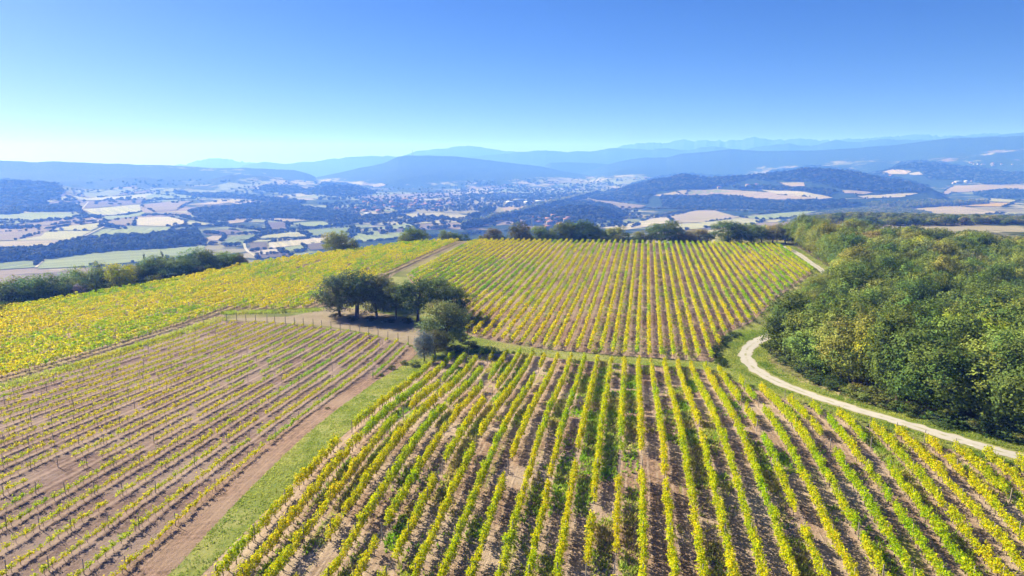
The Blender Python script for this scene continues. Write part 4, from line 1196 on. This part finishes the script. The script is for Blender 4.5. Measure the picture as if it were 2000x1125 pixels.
WOODS = [
    ([(-60, 340), (0, 350), (60, 358), (130, 376), (85, 395), (60, 402), (40, 418), (0, 420), (-60, 420)], 15, C_FAR, 11, 'dense dark wood on the low hill left of the fields'),
    ([(30, 412), (65, 406), (140, 400), (158, 405), (155, 413), (60, 415)], 9, C_FAR, 10, 'tree belt between the fields left of the lone field tree'),
    ([(-40, 497), (0, 490), (60, 491), (110, 485), (150, 473), (190, 468), (240, 464), (280, 463), (340, 457), (385, 452), (400, 470), (400, 478), (340, 484), (190, 494), (80, 508), (0, 513), (-40, 516)], 8.5, C_FAR, 9, 'long riverside tree belt crossing the valley floor above the tree line'),
    ([(370, 414), (400, 408), (440, 404), (480, 402), (530, 398), (600, 406), (660, 414), (680, 426), (640, 432), (600, 430), (540, 427), (480, 428), (440, 432), (400, 430), (378, 421)], 11, C_FAR, 9, 'broad dark wood in the middle of the left valley'),
    ([(335, 373), (440, 379), (520, 386), (600, 396), (570, 399), (480, 389), (400, 386), (345, 380)], 13, C_FAR, 10, 'thin wood above the curved tan field'),
    ([(505, 366), (530, 362), (570, 364), (600, 373), (560, 378), (520, 376)], 14, C_FAR, 10, 'small wooded knoll left of the domed hill'),
    ([(585, 376), (620, 365), (650, 358), (680, 359), (705, 365), (735, 378), (700, 384), (640, 383), (600, 381)], 13, C_FAR, 10, 'domed wooded hill in front of the flat-topped mountain'),
    ([(1150, 388), (1190, 374), (1230, 361), (1275, 348), (1310, 342), (1335, 338), (1380, 343), (1440, 342), (1460, 350), (1420, 364), (1340, 369), (1290, 374), (1270, 384), (1262, 398), (1210, 393), (1165, 390)], 12, C_FAR, 10, 'dark wood on the hill beyond the pinkish fields'),
    ([(1060, 418), (1080, 410), (1100, 399), (1140, 395), (1175, 399), (1205, 409), (1225, 422), (1190, 430), (1120, 434), (1075, 430)], 9, C_FAR, 9, 'wooded knoll behind the village with the white tower'),
    ([(1290, 384), (1340, 385), (1400, 383), (1440, 386), (1500, 393), (1580, 394), (1650, 392), (1660, 402), (1600, 409), (1520, 411), (1440, 408), (1380, 411), (1300, 408)], 9.5, C_FAR, 9, 'tree belt between the tan hill field and the pinkish fields'),
    ([(1460, 348), (1500, 335), (1560, 328), (1585, 324), (1620, 327), (1660, 331), (1700, 340), (1760, 350), (1815, 364), (1800, 376), (1720, 377), (1640, 369), (1575, 354), (1500, 354)], 12, C_FAR, 10, 'dark green wooded hill behind the pale strip field'),
    ([(1690, 343), (1740, 328), (1782, 316), (1815, 317), (1850, 320), (1900, 327), (1960, 335), (2010, 338), (2010, 346), (1930, 350), (1880, 352), (1810, 350), (1800, 334)], 14, C_FAR, 11, 'wooded ridge behind the white farm buildings'),
    ([(1690, 403), (1720, 400), (1800, 398.5), (1880, 398), (1935, 398), (1880, 402), (1850, 403.5), (1780, 407), (1720, 406)], 7, C_NEAR, 13, 'rounded green copse beyond the dry tan field'),
    ([(1545, 428), (1600, 420), (1650, 411), (1720, 405), (1780, 410), (1830, 421), (1860, 427), (1900, 424), (2050, 420), (2050, 436), (1900, 440), (1700, 442), (1560, 440)], 6.5, C_NEAR, 6, 'grey-green wood running up to the dry tan field'),
    ([(1900, 352), (1940, 347), (2010, 345), (2010, 358), (1920, 360)], 12, C_FAR, 10, 'flat wood right of the white farm buildings'),
    ([(1900, 378), (1945, 372), (2010, 372), (2010, 384), (1960, 388), (1920, 385)], 9, C_FAR, 9, 'tree clump between mauve field and orange vineyard'),
    ([(1430, 365), (1490, 362), (1560, 368), (1640, 374), (1620, 383), (1560, 372), (1490, 370), (1440, 369)], 10, C_FAR, 9, 'hedge-like wood behind the pinkish fields'),
]
for w in WOODS: wood_px(*w)
LINES = [([(0, 446), (40, 447), (90, 444)], 7, C_FAR, 8, 'short thick hedgerow at the left of the valley fields'), ([(0, 437), (60, 435), (130, 429), (175, 425)], 7, C_FAR, 6, 'hedgerow under the pale left field'),
         ([(95, 447), (140, 438), (190, 431)], 7, C_FAR, 4, 'low hedge along the valley lane'), ([(155, 413), (170, 424)], 7, C_FAR, 8, 'trees beside the valley lane'), ([(178, 424), (195, 427)], 7, C_FAR, 9, 'three trees at the lane corner'),
         ([(205, 443), (235, 446)], 6, C_FAR, 8, 'trees round the valley farm'), ([(280, 422), (310, 420), (350, 422), (370, 428), (440, 440)], 8, C_FAR, 7, 'hedgerow along the top of the pale valley fields'),
         ([(280, 394), (330, 391), (385, 390)], 10, C_FAR, 8, 'field-edge trees beside the green field'), ([(400, 456), (450, 459), (510, 457), (560, 452), (640, 444), (700, 434), (745, 430)], 7, C_FAR, 7, 'long hedge crossing the valley to the pale fields'),
         ([(350, 442), (440, 442), (500, 448), (520, 452)], 8, C_FAR, 7, 'dark hedge beside the mauve valley field'), ([(415, 478), (425, 477)], 6, C_FAR, 7, 'twin trees at the valley lane end'), ([(440, 481), (475, 481)], 6, C_FAR, 7, 'trees at the valley crossroads'),
         ([(580, 492), (605, 489)], 7, C_FAR, 5, 'low bushes beside the mauve strip'), ([(480, 470), (600, 464)], 12, C_FAR, 3, 'thin hedge between the pale strip fields'),
         ([(650, 436), (720, 428), (770, 420), (810, 412)], 9, C_FAR, 9, 'tree line along the stream left of the village'), ([(690, 474), (760, 468), (790, 464)], 8, C_FAR, 4, 'low hedge behind the brow bushes'),
         ([(800, 436), (840, 430), (880, 428)], 8, C_FAR, 9, 'clump of trees right of the pale green meadow'), ([(830, 466), (880, 462), (940, 456), (1000, 452)], 7, C_FAR, 7, 'bluish trees below the hilltop brow'),
         ([(850, 448), (900, 442), (960, 436)], 9, C_PALE, 9, 'pale riverside trees near the avenue'), ([(1480, 419), (1550, 412), (1640, 405), (1700, 398)], 7, C_FAR, 4, 'straight dark hedge along the vineyard strip'),
         ([(1220, 428), (1280, 424), (1330, 414), (1360, 411)], 8, C_PALE, 7, 'pale streamside trees behind the tan hill field'), ([(1200, 412), (1260, 408), (1320, 408)], 9, C_PALE, 7, 'pale trees in the dip below the wooded hill'),
         ([(1380, 411), (1440, 412), (1520, 414)], 8, C_PALE, 6, 'pale scrub beyond the tan hill field'), ([(1640, 402), (1680, 397)], 8, C_FAR, 9, 'trees at the end of the pale strip field')]
for l in LINES: line_px(*l)
for dy, coll, lab in ((0, C_POP, 'yellow avenue of poplars along the canal'), (5, C_FAR, 'dark row beside the poplar avenue')):
    line_px([(905, 444 + dy), (950, 433 + dy), (1000, 421 + dy), (1040, 410 + dy), (1080, 399 + dy), (1120, 389 + dy * .6), (1170, 375 + dy * .4)], 9, coll, 15, lab, 7)
line_px([(920, 428), (945, 418), (962, 411)], 9, C_FAR, 14, 'short dark plantation left of the poplar avenue', 14)
# scattered trees in the valley's settled middle
def scatter_px(x0, x1, y0, y1, n, coll, h, w, label, thr=-.15):
    px = RNG.uniform(x0, x1, n); py = y0 + (y1 - y0) * RNG.random(n) ** .8
    W = P2V(np.column_stack([px, py])); k = fbm(W[:, 0] / 180, W[:, 1] / 180, 2) > thr
    W = W[k]; scatter('scattered_trees', W, RNG.uniform(.6, 1.3, len(W)) * h, RNG.uniform(.7, 1.4, len(W)) * w, coll, label, 'trees')
scatter_px(640, 1150, 366, 432, 2200, C_FAR, 8, 9, 'trees scattered among the valley houses and fields')
scatter_px(900, 1270, 350, 392, 1500, C_FAR, 8, 10, 'trees scattered through the far valley town')
scatter_px(680, 1200, 430, 462, 260, C_FAR, 8, 9, 'bluish trees scattered below the hilltop', -.05)
scatter_px(640, 1150, 366, 436, 700, C_PALE, 8, 9, 'pale trees scattered among the valley houses and fields')
scatter_px(0, 680, 352, 400, 900, C_FAR, 8, 11, 'trees scattered over the far left slopes', .05)
scatter_px(1000, 1250, 405, 445, 200, C_FAR, 8, 9, 'trees scattered round the village with the white tower', -.2)

# ------------------------------------------------------------------ fields of the valley
TAN, PGR, MAU, PYL, GRN, PNK, CRM, ORA, DMV = (.30, .245, .17), (.20, .23, .10), (.19, .15, .125), (.31, .295, .16), (.15, .185, .075), (.30, .235, .175), (.38, .33, .25), (.38, .25, .05), (.11, .085, .085)
FIELDS = [
    ([(-40, 456), (60, 451), (97, 447), (80, 462), (30, 470), (-40, 472)], MAU), ([(-40, 473), (140, 470), (135, 478), (80, 486), (30, 488), (-40, 485)], TAN), ([(25, 471), (85, 454), (130, 452), (180, 452), (142, 469)], PYL),
    ([(97, 450), (130, 443), (205, 434), (190, 445), (178, 451)], PYL), ([(150, 469), (200, 451), (255, 447), (345, 444), (315, 459), (250, 466), (160, 469)], PGR), ([(262, 441), (266, 426), (330, 424), (363, 432), (363, 443), (300, 442)], CRM),
    ([(365, 433), (432, 441), (365, 443)], PYL), ([(207, 433), (264, 426), (260, 440), (212, 441)], MAU), ([(160, 409), (272, 400), (276, 413), (240, 420), (190, 421)], PYL), ([(195, 423), (245, 421), (278, 414), (290, 420), (205, 431)], PGR),
    ([(175, 393), (282, 390), (280, 398), (165, 408)], DMV), ([(75, 387), (140, 375), (290, 372), (302, 375), (200, 384), (85, 391)], MAU), ([(85, 392), (200, 385), (300, 377), (280, 388), (172, 392), (95, 396)], PYL),
    ([(284, 381), (340, 375), (392, 386), (385, 391), (290, 396)], GRN), ([(276, 401), (330, 394), (378, 393), (345, 411), (300, 414)], MAU), ([(366, 401), (430, 391), (480, 391), (520, 398), (470, 400), (448, 396), (420, 400)], TAN),
    ([(-40, 420), (90, 415), (140, 418), (155, 424), (60, 431), (-40, 430)], PGR), ([(-40, 441), (50, 439), (100, 433), (175, 429), (100, 440), (50, 444)], MAU), ([(-40, 518), (80, 508), (70, 523), (-40, 530)], GRN),
    ([(82, 508), (190, 494), (335, 485), (400, 480), (400, 500), (160, 522), (73, 526)], PGR), ([(395, 468), (415, 461), (440, 461), (432, 471)], PNK), ([(395, 451), (450, 449), (492, 455), (430, 460), (400, 459)], DMV),
    ([(430, 477), (450, 463), (512, 459), (477, 479)], GRN), ([(483, 474), (520, 459), (582, 453), (602, 463), (530, 472)], PYL), ([(590, 453), (640, 447), (690, 444), (682, 459), (612, 463)], GRN), ([(486, 475), (520, 474), (522, 486), (492, 489)], DMV),
    ([(525, 474), (600, 467), (640, 463), (652, 472), (590, 479), (526, 486)], CRM), ([(495, 491), (540, 486), (551, 493), (520, 498)], CRM), ([(541, 486), (590, 479), (606, 490), (560, 494)], PGR), ([(591, 478), (638, 474), (635, 487), (608, 489)], DMV), ([(500, 498), (560, 495), (580, 499), (500, 506)], DMV),
    ([(440, 431), (470, 425), (500, 424), (480, 434), (445, 438)], PNK), ([(505, 428), (560, 426), (600, 431), (560, 434)], TAN), ([(520, 434), (562, 434), (562, 447), (525, 450)], DMV), ([(565, 437), (630, 433), (652, 440), (600, 446)], PGR),
    ([(690, 460), (720, 448), (800, 436), (812, 446), (795, 462), (700, 474), (675, 474)], PGR), ([(735, 449), (800, 446), (802, 453), (740, 455)], DMV), ([(655, 472), (690, 462), (740, 461), (700, 474), (660, 480)], PYL), ([(665, 427), (700, 420), (735, 422), (720, 430), (670, 435)], PNK),
    ([(695, 384), (770, 380), (880, 377), (900, 383), (800, 389), (720, 393)], MAU), ([(720, 362), (745, 358), (755, 362), (730, 366)], TAN), ([(740, 410), (790, 406), (800, 409), (750, 414)], PGR), ([(980, 405), (1040, 401), (1032, 408), (1010, 413), (985, 415)], PNK), ([(950, 424), (985, 417), (1005, 414), (970, 426)], PNK),
    ([(1148, 391), (1160, 390), (1205, 395), (1262, 402), (1240, 409), (1215, 408), (1195, 401)], MAU), ([(1275, 382), (1320, 375), (1330, 379), (1290, 384)], TAN), ([(1170, 446), (1215, 439), (1280, 426), (1310, 424), (1305, 436), (1220, 450)], CRM),
    ([(1305, 424), (1355, 412), (1395, 411), (1442, 425), (1400, 433), (1320, 436)], TAN), ([(1310, 440), (1380, 434), (1440, 427), (1490, 431), (1470, 440), (1320, 450)], PYL), ([(1445, 424), (1550, 415), (1600, 412), (1560, 424), (1490, 430)], PGR),
    ([(1300, 378), (1340, 372), (1400, 370), (1440, 372), (1500, 376), (1570, 383), (1592, 389), (1560, 391), (1500, 390), (1450, 384), (1400, 381), (1340, 385)], PNK), ([(1345, 373), (1400, 371), (1430, 374), (1380, 379), (1340, 380)], PGR),
    ([(1485, 371), (1560, 374), (1627, 387), (1600, 390), (1520, 381)], CRM), ([(1515, 357), (1570, 357), (1572, 364), (1540, 365)], PNK), ([(1640, 372), (1705, 376), (1690, 380), (1650, 378)], PNK), ([(1672, 383), (1740, 379), (1795, 378), (1760, 386), (1690, 388)], CRM),
    ([(1805, 373), (1860, 364), (2020, 363), (2020, 373), (1860, 376)], PNK), ([(1775, 340), (1795, 336), (1803, 342), (1780, 343)], CRM), ([(1700, 337), (1750, 331), (1780, 335), (1770, 341), (1715, 342)], TAN),
    ([(1782, 409), (1840, 403), (1880, 404), (1930, 412), (1962, 416), (1900, 423), (1850, 426), (1830, 421), (1800, 415)], TAN), ([(1860, 403), (1915, 396), (1982, 397), (1960, 404)], ORA), ([(1935, 388), (1992, 392), (1980, 396), (1930, 394)], PYL), ([(1962, 415), (2020, 417), (2020, 422), (1965, 421)], PYL),
    ([(1905, 341), (1960, 338), (2010, 336), (2010, 341), (1930, 344)], TAN),
]
for k, (pl, c) in enumerate(FIELDS):
    W = P2V(pl)
    ctr = W.mean(0); r = np.hypot(*ctr)
    sz = max(np.ptp(W[:, 0]), np.ptp(W[:, 1]))
    drape('field', W, field_mat(c, (k * .7) % 3.1, 5.0), .35 + r * .0004, max(9, sz / 22))
# hedges and bushes along the field edges
hq = []
for pl, c in FIELDS:
    W = P2V(pl)
    for a, b in zip(W, np.roll(W, -1, 0)):
        if RNG.random() < .45: continue
        n = int(np.linalg.norm(b - a) / 7); 
        if n < 2: continue
        q = lerp(a, b, np.linspace(0, 1, n)[:, None]) + RNG.normal(0, 1.6, (n, 2))
        hq.append(q[fbm(q[:, 0] / 60, q[:, 1] / 60, 2) + RNG.normal(0, .2, n) > -.05])
hq = np.vstack(hq); hq = hq[np.hypot(hq[:, 0], hq[:, 1]) > 420]
scatter('hedgerows', hq, RNG.uniform(2, 7, len(hq)), RNG.uniform(4, 9, len(hq)), C_FAR, 'ragged hedges and bushes along the valley field edges', 'hedges')
# pale farm lanes
for pts, w in (([(145, 470), (180, 455), (205, 441), (190, 431), (170, 420), (160, 410), (172, 395)], 3.5), ([(500, 503), (482, 490), (478, 476), (490, 470)], 4), ([(70, 524), (88, 507)], 3), ([(1560, 412), (1640, 392), (1700, 388)], 3.5)):
    c = catmull(P2V(pts), 8); ribbon('lane', c, w, field_mat((.42, .37, .30), 0, 4.0), 1.3, across=3)

# ------------------------------------------------------------------ houses
M_WALL = mat_plain('house_wall', (.34, .30, .25), .9, .3, .15, 0); M_WALL2 = mat_plain('house_wall_white', (.42, .40, .37), .9, .3, .08, 0)
M_ROOF = mat_plain('roof_tile', (.36, .17, .10), .9, .5, .25, 0); M_ROOFG = mat_plain('roof_metal', (.55, .56, .58), .6, .5, .15, 0); M_WIN = mat_plain('window_dark', (.05, .06, .07), .3, 1, .1, 0)
def gable(L, B, H, R, ov=.5):
    x, y = L / 2, B / 2
    wv = np.array([(-x, -y, -1), (x, -y, -1), (x, y, -1), (-x, y, -1), (-x, -y, H), (x, -y, H), (x, y, H), (-x, y, H), (-x, 0, H + R), (x, 0, H + R)], float)
    wf = [np.array([(0, 1, 5, 4), (2, 3, 7, 6), (1, 2, 6, 5), (3, 0, 4, 7)]), np.array([(5, 6, 9), (7, 4, 8)])]
    X, Y = x + ov, y + ov; e = H - R * ov / y
    rv = np.array([(-X, -Y, e), (X, -Y, e), (X, 0, H + R + .05), (-X, 0, H + R + .05), (X, Y, e), (-X, Y, e), (-X, -Y, e + .3), (X, -Y, e + .3), (X, 0, H + R + .35), (-X, 0, H + R + .35), (X, Y, e + .3), (-X, Y, e + .3)], float)
    rf = np.array([(6, 7, 8, 9), (9, 8, 10, 11), (0, 3, 2, 1), (3, 5, 4, 2), (0, 1, 7, 6), (4, 5, 11, 10), (1, 2, 8, 7), (2, 4, 10, 8), (3, 0, 6, 9), (5, 3, 9, 11)])
    return (wv, wf), (rv, rf)
def win_mesh(L, B, H):
    V = []; Fc = []
    for sy in (-1, 1):
        for k in np.linspace(-.34, .34, max(2, int(L / 4))):
            for zc in ([1.6, 4.4] if H > 4.6 else [1.7]):
                o = len(V); x0 = k * L; yy = sy * (B / 2 + .04)
                V += [(x0 - .55, yy, zc - .7), (x0 + .55, yy, zc - .7), (x0 + .55, yy, zc + .7), (x0 - .55, yy, zc + .7)]
                Fc.append((o, o + 1, o + 2, o + 3) if sy < 0 else (o + 3, o + 2, o + 1, o))
    return np.array(V), np.array(Fc)
HS = []
for L, B, H, R, wm, rm in [(12, 8, 5.2, 2.0, M_WALL, M_ROOF), (9, 8, 3.2, 1.8, M_WALL2, M_ROOF), (16, 9, 5.5, 2.2, M_WALL, M_ROOF), (11, 9, 5.6, 2.0, M_WALL2, M_ROOF), (34, 18, 6.5, 2.2, M_WALL2, M_ROOFG), (60, 24, 8, 2.5, M_WALL2, M_ROOFG)]:
    (wv, wf), (rv, rf) = gable(L, B, H, R)
    v, f = win_mesh(L, B, H)
    HS.append((mesh_np('wall', wv, wf, [wm]), mesh_np('roof', rv, rf, [rm]), mesh_np('window', v, f, [M_WIN])))
def house(px, py, k, label, group=None, name='house', cat='house', s=1.0):
    w = P2V([(px, py)])[0]; z = float(T(w[:1], w[1:])[0])
    root = empty(name, (w[0], w[1], z)); tag(root, label, cat, group)
    rz = random.uniform(-.5, .5) + (math.pi / 2 if random.random() < .3 else 0)
    for nm, me in zip(('wall', 'roof'), HS[k]):
        o = bpy.data.objects.new(nm, me); o.rotation_euler = (0, 0, rz); o.scale = (s, s, s); link(o, root)
        if nm == 'wall': tag(link(bpy.data.objects.new('window', HS[k][2]), o), kind='stuff')
def cluster(cx, cy, sx, sy, n, kinds, label, group, s=1.0):
    for _ in range(n):
        house(random.gauss(cx, sx), cy + random.gauss(0, sy), random.choice(kinds), label, group, s=s * random.uniform(.85, 1.25))
cluster(1030, 366, 34, 4.5, 28, (0, 1, 2, 3, 3), 'small pale house in the far valley town under the flat-topped mountain', 'houses of the far valley town', .7)
cluster(1130, 360, 40, 6, 26, (0, 1, 2, 3, 3), 'small pale house on the far town slope toward the ridge', 'houses on the far town slope', .7)
cluster(1275, 349, 22, 2.5, 16, (1, 3, 2), 'tiny white house of the hamlet behind the dark wooded hill', 'houses of the hamlet behind the wooded hill', .8)
cluster(815, 400, 42, 5, 34, (0, 2, 0, 1), 'red-roofed house of the village among trees in mid valley', 'houses of the red-roofed village', 1.1)
cluster(700, 412, 22, 5, 12, (0, 1, 3), 'scattered pale house left of the red-roofed village', 'scattered houses left of the village', 1.0)
cluster(1080, 437, 20, 5, 16, (0, 1, 2, 3), 'red-roofed house of the village just behind the hilltop trees', 'houses of the village behind the hilltop', 1.0)
cluster(1950, 322, 30, 2, 14, (1, 3, 2), 'tiny white house on the far right slope', 'houses on the far right slope', .85)
for px, py, k in [(995, 399, 5), (1030, 398, 4), (1055, 396, 4), (1012, 393, 4)]:
    house(px, py, k, 'long white shed of the valley works beside the pink field', 'sheds of the valley works', 'industrial_shed', 'shed')
for px, py, k in [(1872, 357, 4), (1888, 356, 4), (1862, 359, 3), (1898, 355, 2)]:
    house(px, py, k, 'white farm building between the mauve field and the wooded ridge', 'farm buildings by the mauve field', 'farmhouse', 'farm')
house(1461, 364, 2, 'white farmhouse behind the pale strip field', None, 'farmhouse', 'farm', 1.1); house(1478, 363, 0, 'low red-roofed barn beside the white farmhouse', None, 'barn', 'barn', 1.1)
house(1405, 368, 2, 'long pale house at the edge of the pinkish field', None, 'house', 'house')
house(1740, 345, 2, 'white farmhouse on the wooded hill by the small cream field', None, 'farmhouse', 'farm', 1.2)
house(242, 444, 1, 'small white house among the pale valley fields', None, 'house', 'house'); house(718, 421, 4, 'white shed beside the pink valley field', None, 'industrial_shed', 'shed', .8)

def church():
    w = P2V([(1041, 440)])[0]; z = float(T(w[:1], w[1:])[0])
    root = empty('church', (w[0], w[1], z)); tag(root, 'village church with a white tower behind the hilltop trees', 'church')
    (wv, wf), (rv, rf) = gable(20, 9, 7, 3)
    link(bpy.data.objects.new('nave', mesh_np('nave', wv + (12, 0, 0), wf, [M_WALL2])), root); link(bpy.data.objects.new('roof', mesh_np('roof', rv + (12, 0, 0), rf, [M_ROOF])), root)
    a = 2.8; tv = np.array([(sx * a, sy * a, zz) for zz in (-1, 17) for sx, sy in ((-1, -1), (1, -1), (1, 1), (-1, 1))], float)
    tf = np.array([(0, 1, 5, 4), (1, 2, 6, 5), (2, 3, 7, 6), (3, 0, 4, 7)])
    tow = link(bpy.data.objects.new('tower', mesh_np('tower', tv, tf, [M_WALL2])), root)
    sv = np.array([(-3.1, -3.1, 17), (3.1, -3.1, 17), (3.1, 3.1, 17), (-3.1, 3.1, 17), (0, 0, 22)], float)
    link(bpy.data.objects.new('spire', mesh_np('spire', sv, [np.array([(0, 1, 4), (1, 2, 4), (2, 3, 4), (3, 0, 4)]), np.array([(3, 2, 1, 0)])], [M_ROOF])), tow)
church()

def mast():
    d = 5300.0; k_ = (806 - CX) / F_PX * math.cos(PITCH); w = np.array([k_, 1.0]) / math.hypot(k_, 1.0) * d
    z = float(T(w[:1], w[1:])[0])
    root = empty('radio_mast', (w[0], w[1], z)); tag(root, 'thin radio mast on the flat-topped mountain', 'mast')
    parts = []
    for sx, sy in ((-1, -1), (1, -1), (1, 1), (-1, 1)): parts.append(tube([(sx * 4, sy * 4, -3), (sx * 1.0, sy * 1.0, 46)], [1.0, .5], 4))
    for k in range(6):
        h0, h1 = k * 7.6, k * 7.6 + 7.6; w0 = 4 - 3 * h0 / 46; w1 = 4 - 3 * h1 / 46
        for a, b in (((-1, -1), (1, -1)), ((1, -1), (1, 1)), ((1, 1), (-1, 1)), ((-1, 1), (-1, -1))): parts.append(tube([(a[0] * w0, a[1] * w0, h0), (b[0] * w1, b[1] * w1, h1)], [.5, .5], 3))
    v, f = join(parts); link(bpy.data.objects.new('lattice', mesh_np('lattice', v, f, [M_WIRE])), root)
    v, f = tube([(0, 0, 44), (0, 0, 62)], [.8, .4], 5); link(bpy.data.objects.new('antenna', mesh_np('antenna', v, f, [M_WIRE])), root)
mast()

# ------------------------------------------------------------------ grass
def grass(name, P, dens, h, cols, label, mask=None):
    P = np.asarray(P); A = abs(np.sum(P[:, 0] * np.roll(P[:, 1], -1) - np.roll(P[:, 0], -1) * P[:, 1])) / 2
    lo, hi = P.min(0), P.max(0); n = int(np.prod(hi - lo) * dens)
    q = RNG.uniform(lo, hi, (n, 2)); q = q[in_poly(q[:, 0], q[:, 1], P)]
    cl = fbm(q[:, 0] / 1.7, q[:, 1] / 1.7, 3)
    q = q[cl + RNG.normal(0, .4, len(q)) > -.25]
    if mask is not None: q = q[mask(q)]
    return blades(name, q, h, cols, label)
def blades(name, q, h, cols, label, parent=None):
    if len(q) == 0: return
    n = len(q); z = T(q[:, 0], q[:, 1]) + .02
    big = np.clip(.5 + .9 * fbm(q[:, 0] / 5, q[:, 1] / 5, 3) + RNG.normal(0, .18, n), 0, 1)[:, None]
    col = lerp(np.array(cols[0]), np.array(cols[1]), big) * RNG.uniform(.7, 1.25, (n, 1))
    V = []; 
    k = 3
    hh = h * RNG.uniform(.5, 1.4, n)
    for j in range(k):
        a = RNG.uniform(0, 6.28, n); w = hh * .28
        dx, dy = np.cos(a), np.sin(a); ox = RNG.normal(0, .07, n); oy = RNG.normal(0, .07, n)
        l = RNG.uniform(.3, .9, n) * hh
        b0 = np.stack([q[:, 0] + ox - dy * w, q[:, 1] + oy + dx * w, z], -1); b1 = np.stack([q[:, 0] + ox + dy * w, q[:, 1] + oy - dx * w, z], -1)
        tp = np.stack([q[:, 0] + ox + dx * l, q[:, 1] + oy + dy * l, z + hh], -1)
        V.append(np.stack([b0, b1, tp], 1))
    V = np.stack(V, 1).reshape(-1, 3)
    me = mesh_np(name, V, np.arange(len(V)).reshape(-1, 3), [M_GRASS], np.repeat(col, 3 * k, 0))
    o = link(bpy.data.objects.new(name, me)); tag(o, label, 'grass', None, 'stuff')
    return o
GC = ((.17, .28, .03), (.50, .52, .11)); GC2 = ((.36, .48, .04), (.56, .52, .16))
grass('grass', balk_poly, 42, .14, GC, 'short green grass on the strip between dirt lane and vine rows')
grass('grass', head_poly, 16, .16, GC2, 'short grass on the headland between the vine plots')
vq = []
L = np.linalg.norm(np.diff(trk, axis=0), axis=1).sum()
for side in (-1, 1):
    n = 9000; t = RNG.random(n) * (len(trk) - 2); i = t.astype(int); p = trk[i] + (trk[i + 1] - trk[i]) * (t - i)[:, None]
    d = unit(trk[i + 1] - trk[i]); nn = np.stack([d[:, 1], -d[:, 0]], -1)
    vq.append(p + nn * (side * (1.75 + np.abs(RNG.normal(0, 1.4, n))))[:, None])
vq = np.vstack(vq); blades('grass', vq[poly_sd(vq[:, 0], vq[:, 1], near_poly) > -1.0], .2, GC, 'grass verges along both sides of the gravel track')
# weeds in the vine aisles
def aisle_weeds(P, th, S, n, h, label, thr, rows_only=None):
    P = np.asarray(P); lo, hi = P.min(0), P.max(0); q = RNG.uniform(lo, hi, (n, 2)); q = q[in_poly(q[:, 0], q[:, 1], P)]
    u, v = uv_of(q, th); u = (unfan(u, v, th) - PHASE[th]) / S
    cell = np.floor(u); fr_ = np.abs(u - cell - .5)
    rnd = np.random.default_rng(3).random(400)[(cell.astype(int) % 400)]
    f = fbm(cell * 7.3, v / 9, 3) + (rnd - .5) * .9 + (np.abs(cell) % 2) * .25 + RNG.normal(0, .12, len(q))
    q = q[(f > thr) & (fr_ < .36)]
    blades('weeds', q, h, ((.26, .48, .02), (.52, .43, .14)), label)
aisle_weeds(near_poly, TH_NEAR, S_NEAR, 190000, .3, 'green and dry weeds growing in the aisles of the striped plot', .32)
aisle_weeds(far_poly, TH_FAR, S_FAR, 160000, .22, 'green weeds growing in the aisles of the far plot', .28)
aisle_weeds(gold_poly, TH_GOLD, S_GOLD, 60000, .25, 'weeds growing between the golden vine rows', .3)
edgeq = []
for a, b in (((430, 622), (0, 757)), ((440, 612), (620, 606))):
    c = P2W([a, b]); t = RNG.random(3500)[:, None]; edgeq.append(lerp(c[0], c[1], t) + RNG.normal(0, .9, (3500, 2)))
blades('grass', np.vstack(edgeq), .3, GC2, 'green weeds along the edge of the golden vines')

# ------------------------------------------------------------------ haze
def haze():
    lo = float(min(VV.min(), -133)) + CAM_Z - 8; hi = float(TG.max()) + 15; E = 13700.0
    v = np.array([(sx * E, sy * E, z) for z in (lo, hi) for sx, sy in ((-1, -1), (1, -1), (1, 1), (-1, 1))], float)
    f = np.array([(0, 3, 2, 1), (4, 5, 6, 7), (0, 1, 5, 4), (1, 2, 6, 5), (2, 3, 7, 6), (3, 0, 4, 7)])
    m, nt, out = new_mat('haze_air')
    pv = nt.nodes.new('ShaderNodeVolumePrincipled')
    pv.inputs['Color'].default_value = (.095, .25, 1.0, 1)
    pv.inputs['Absorption Color'].default_value = (1, 1, 1, 1)
    pv.inputs['Density'].default_value = 3.0e-4
    pv.inputs['Anisotropy'].default_value = .15
    nt.links.new(pv.outputs[0], out.inputs['Volume'])
    o = link(bpy.data.objects.new('haze', mesh_np('haze', v, f, [m]))); tag(o, kind='stuff')
haze()
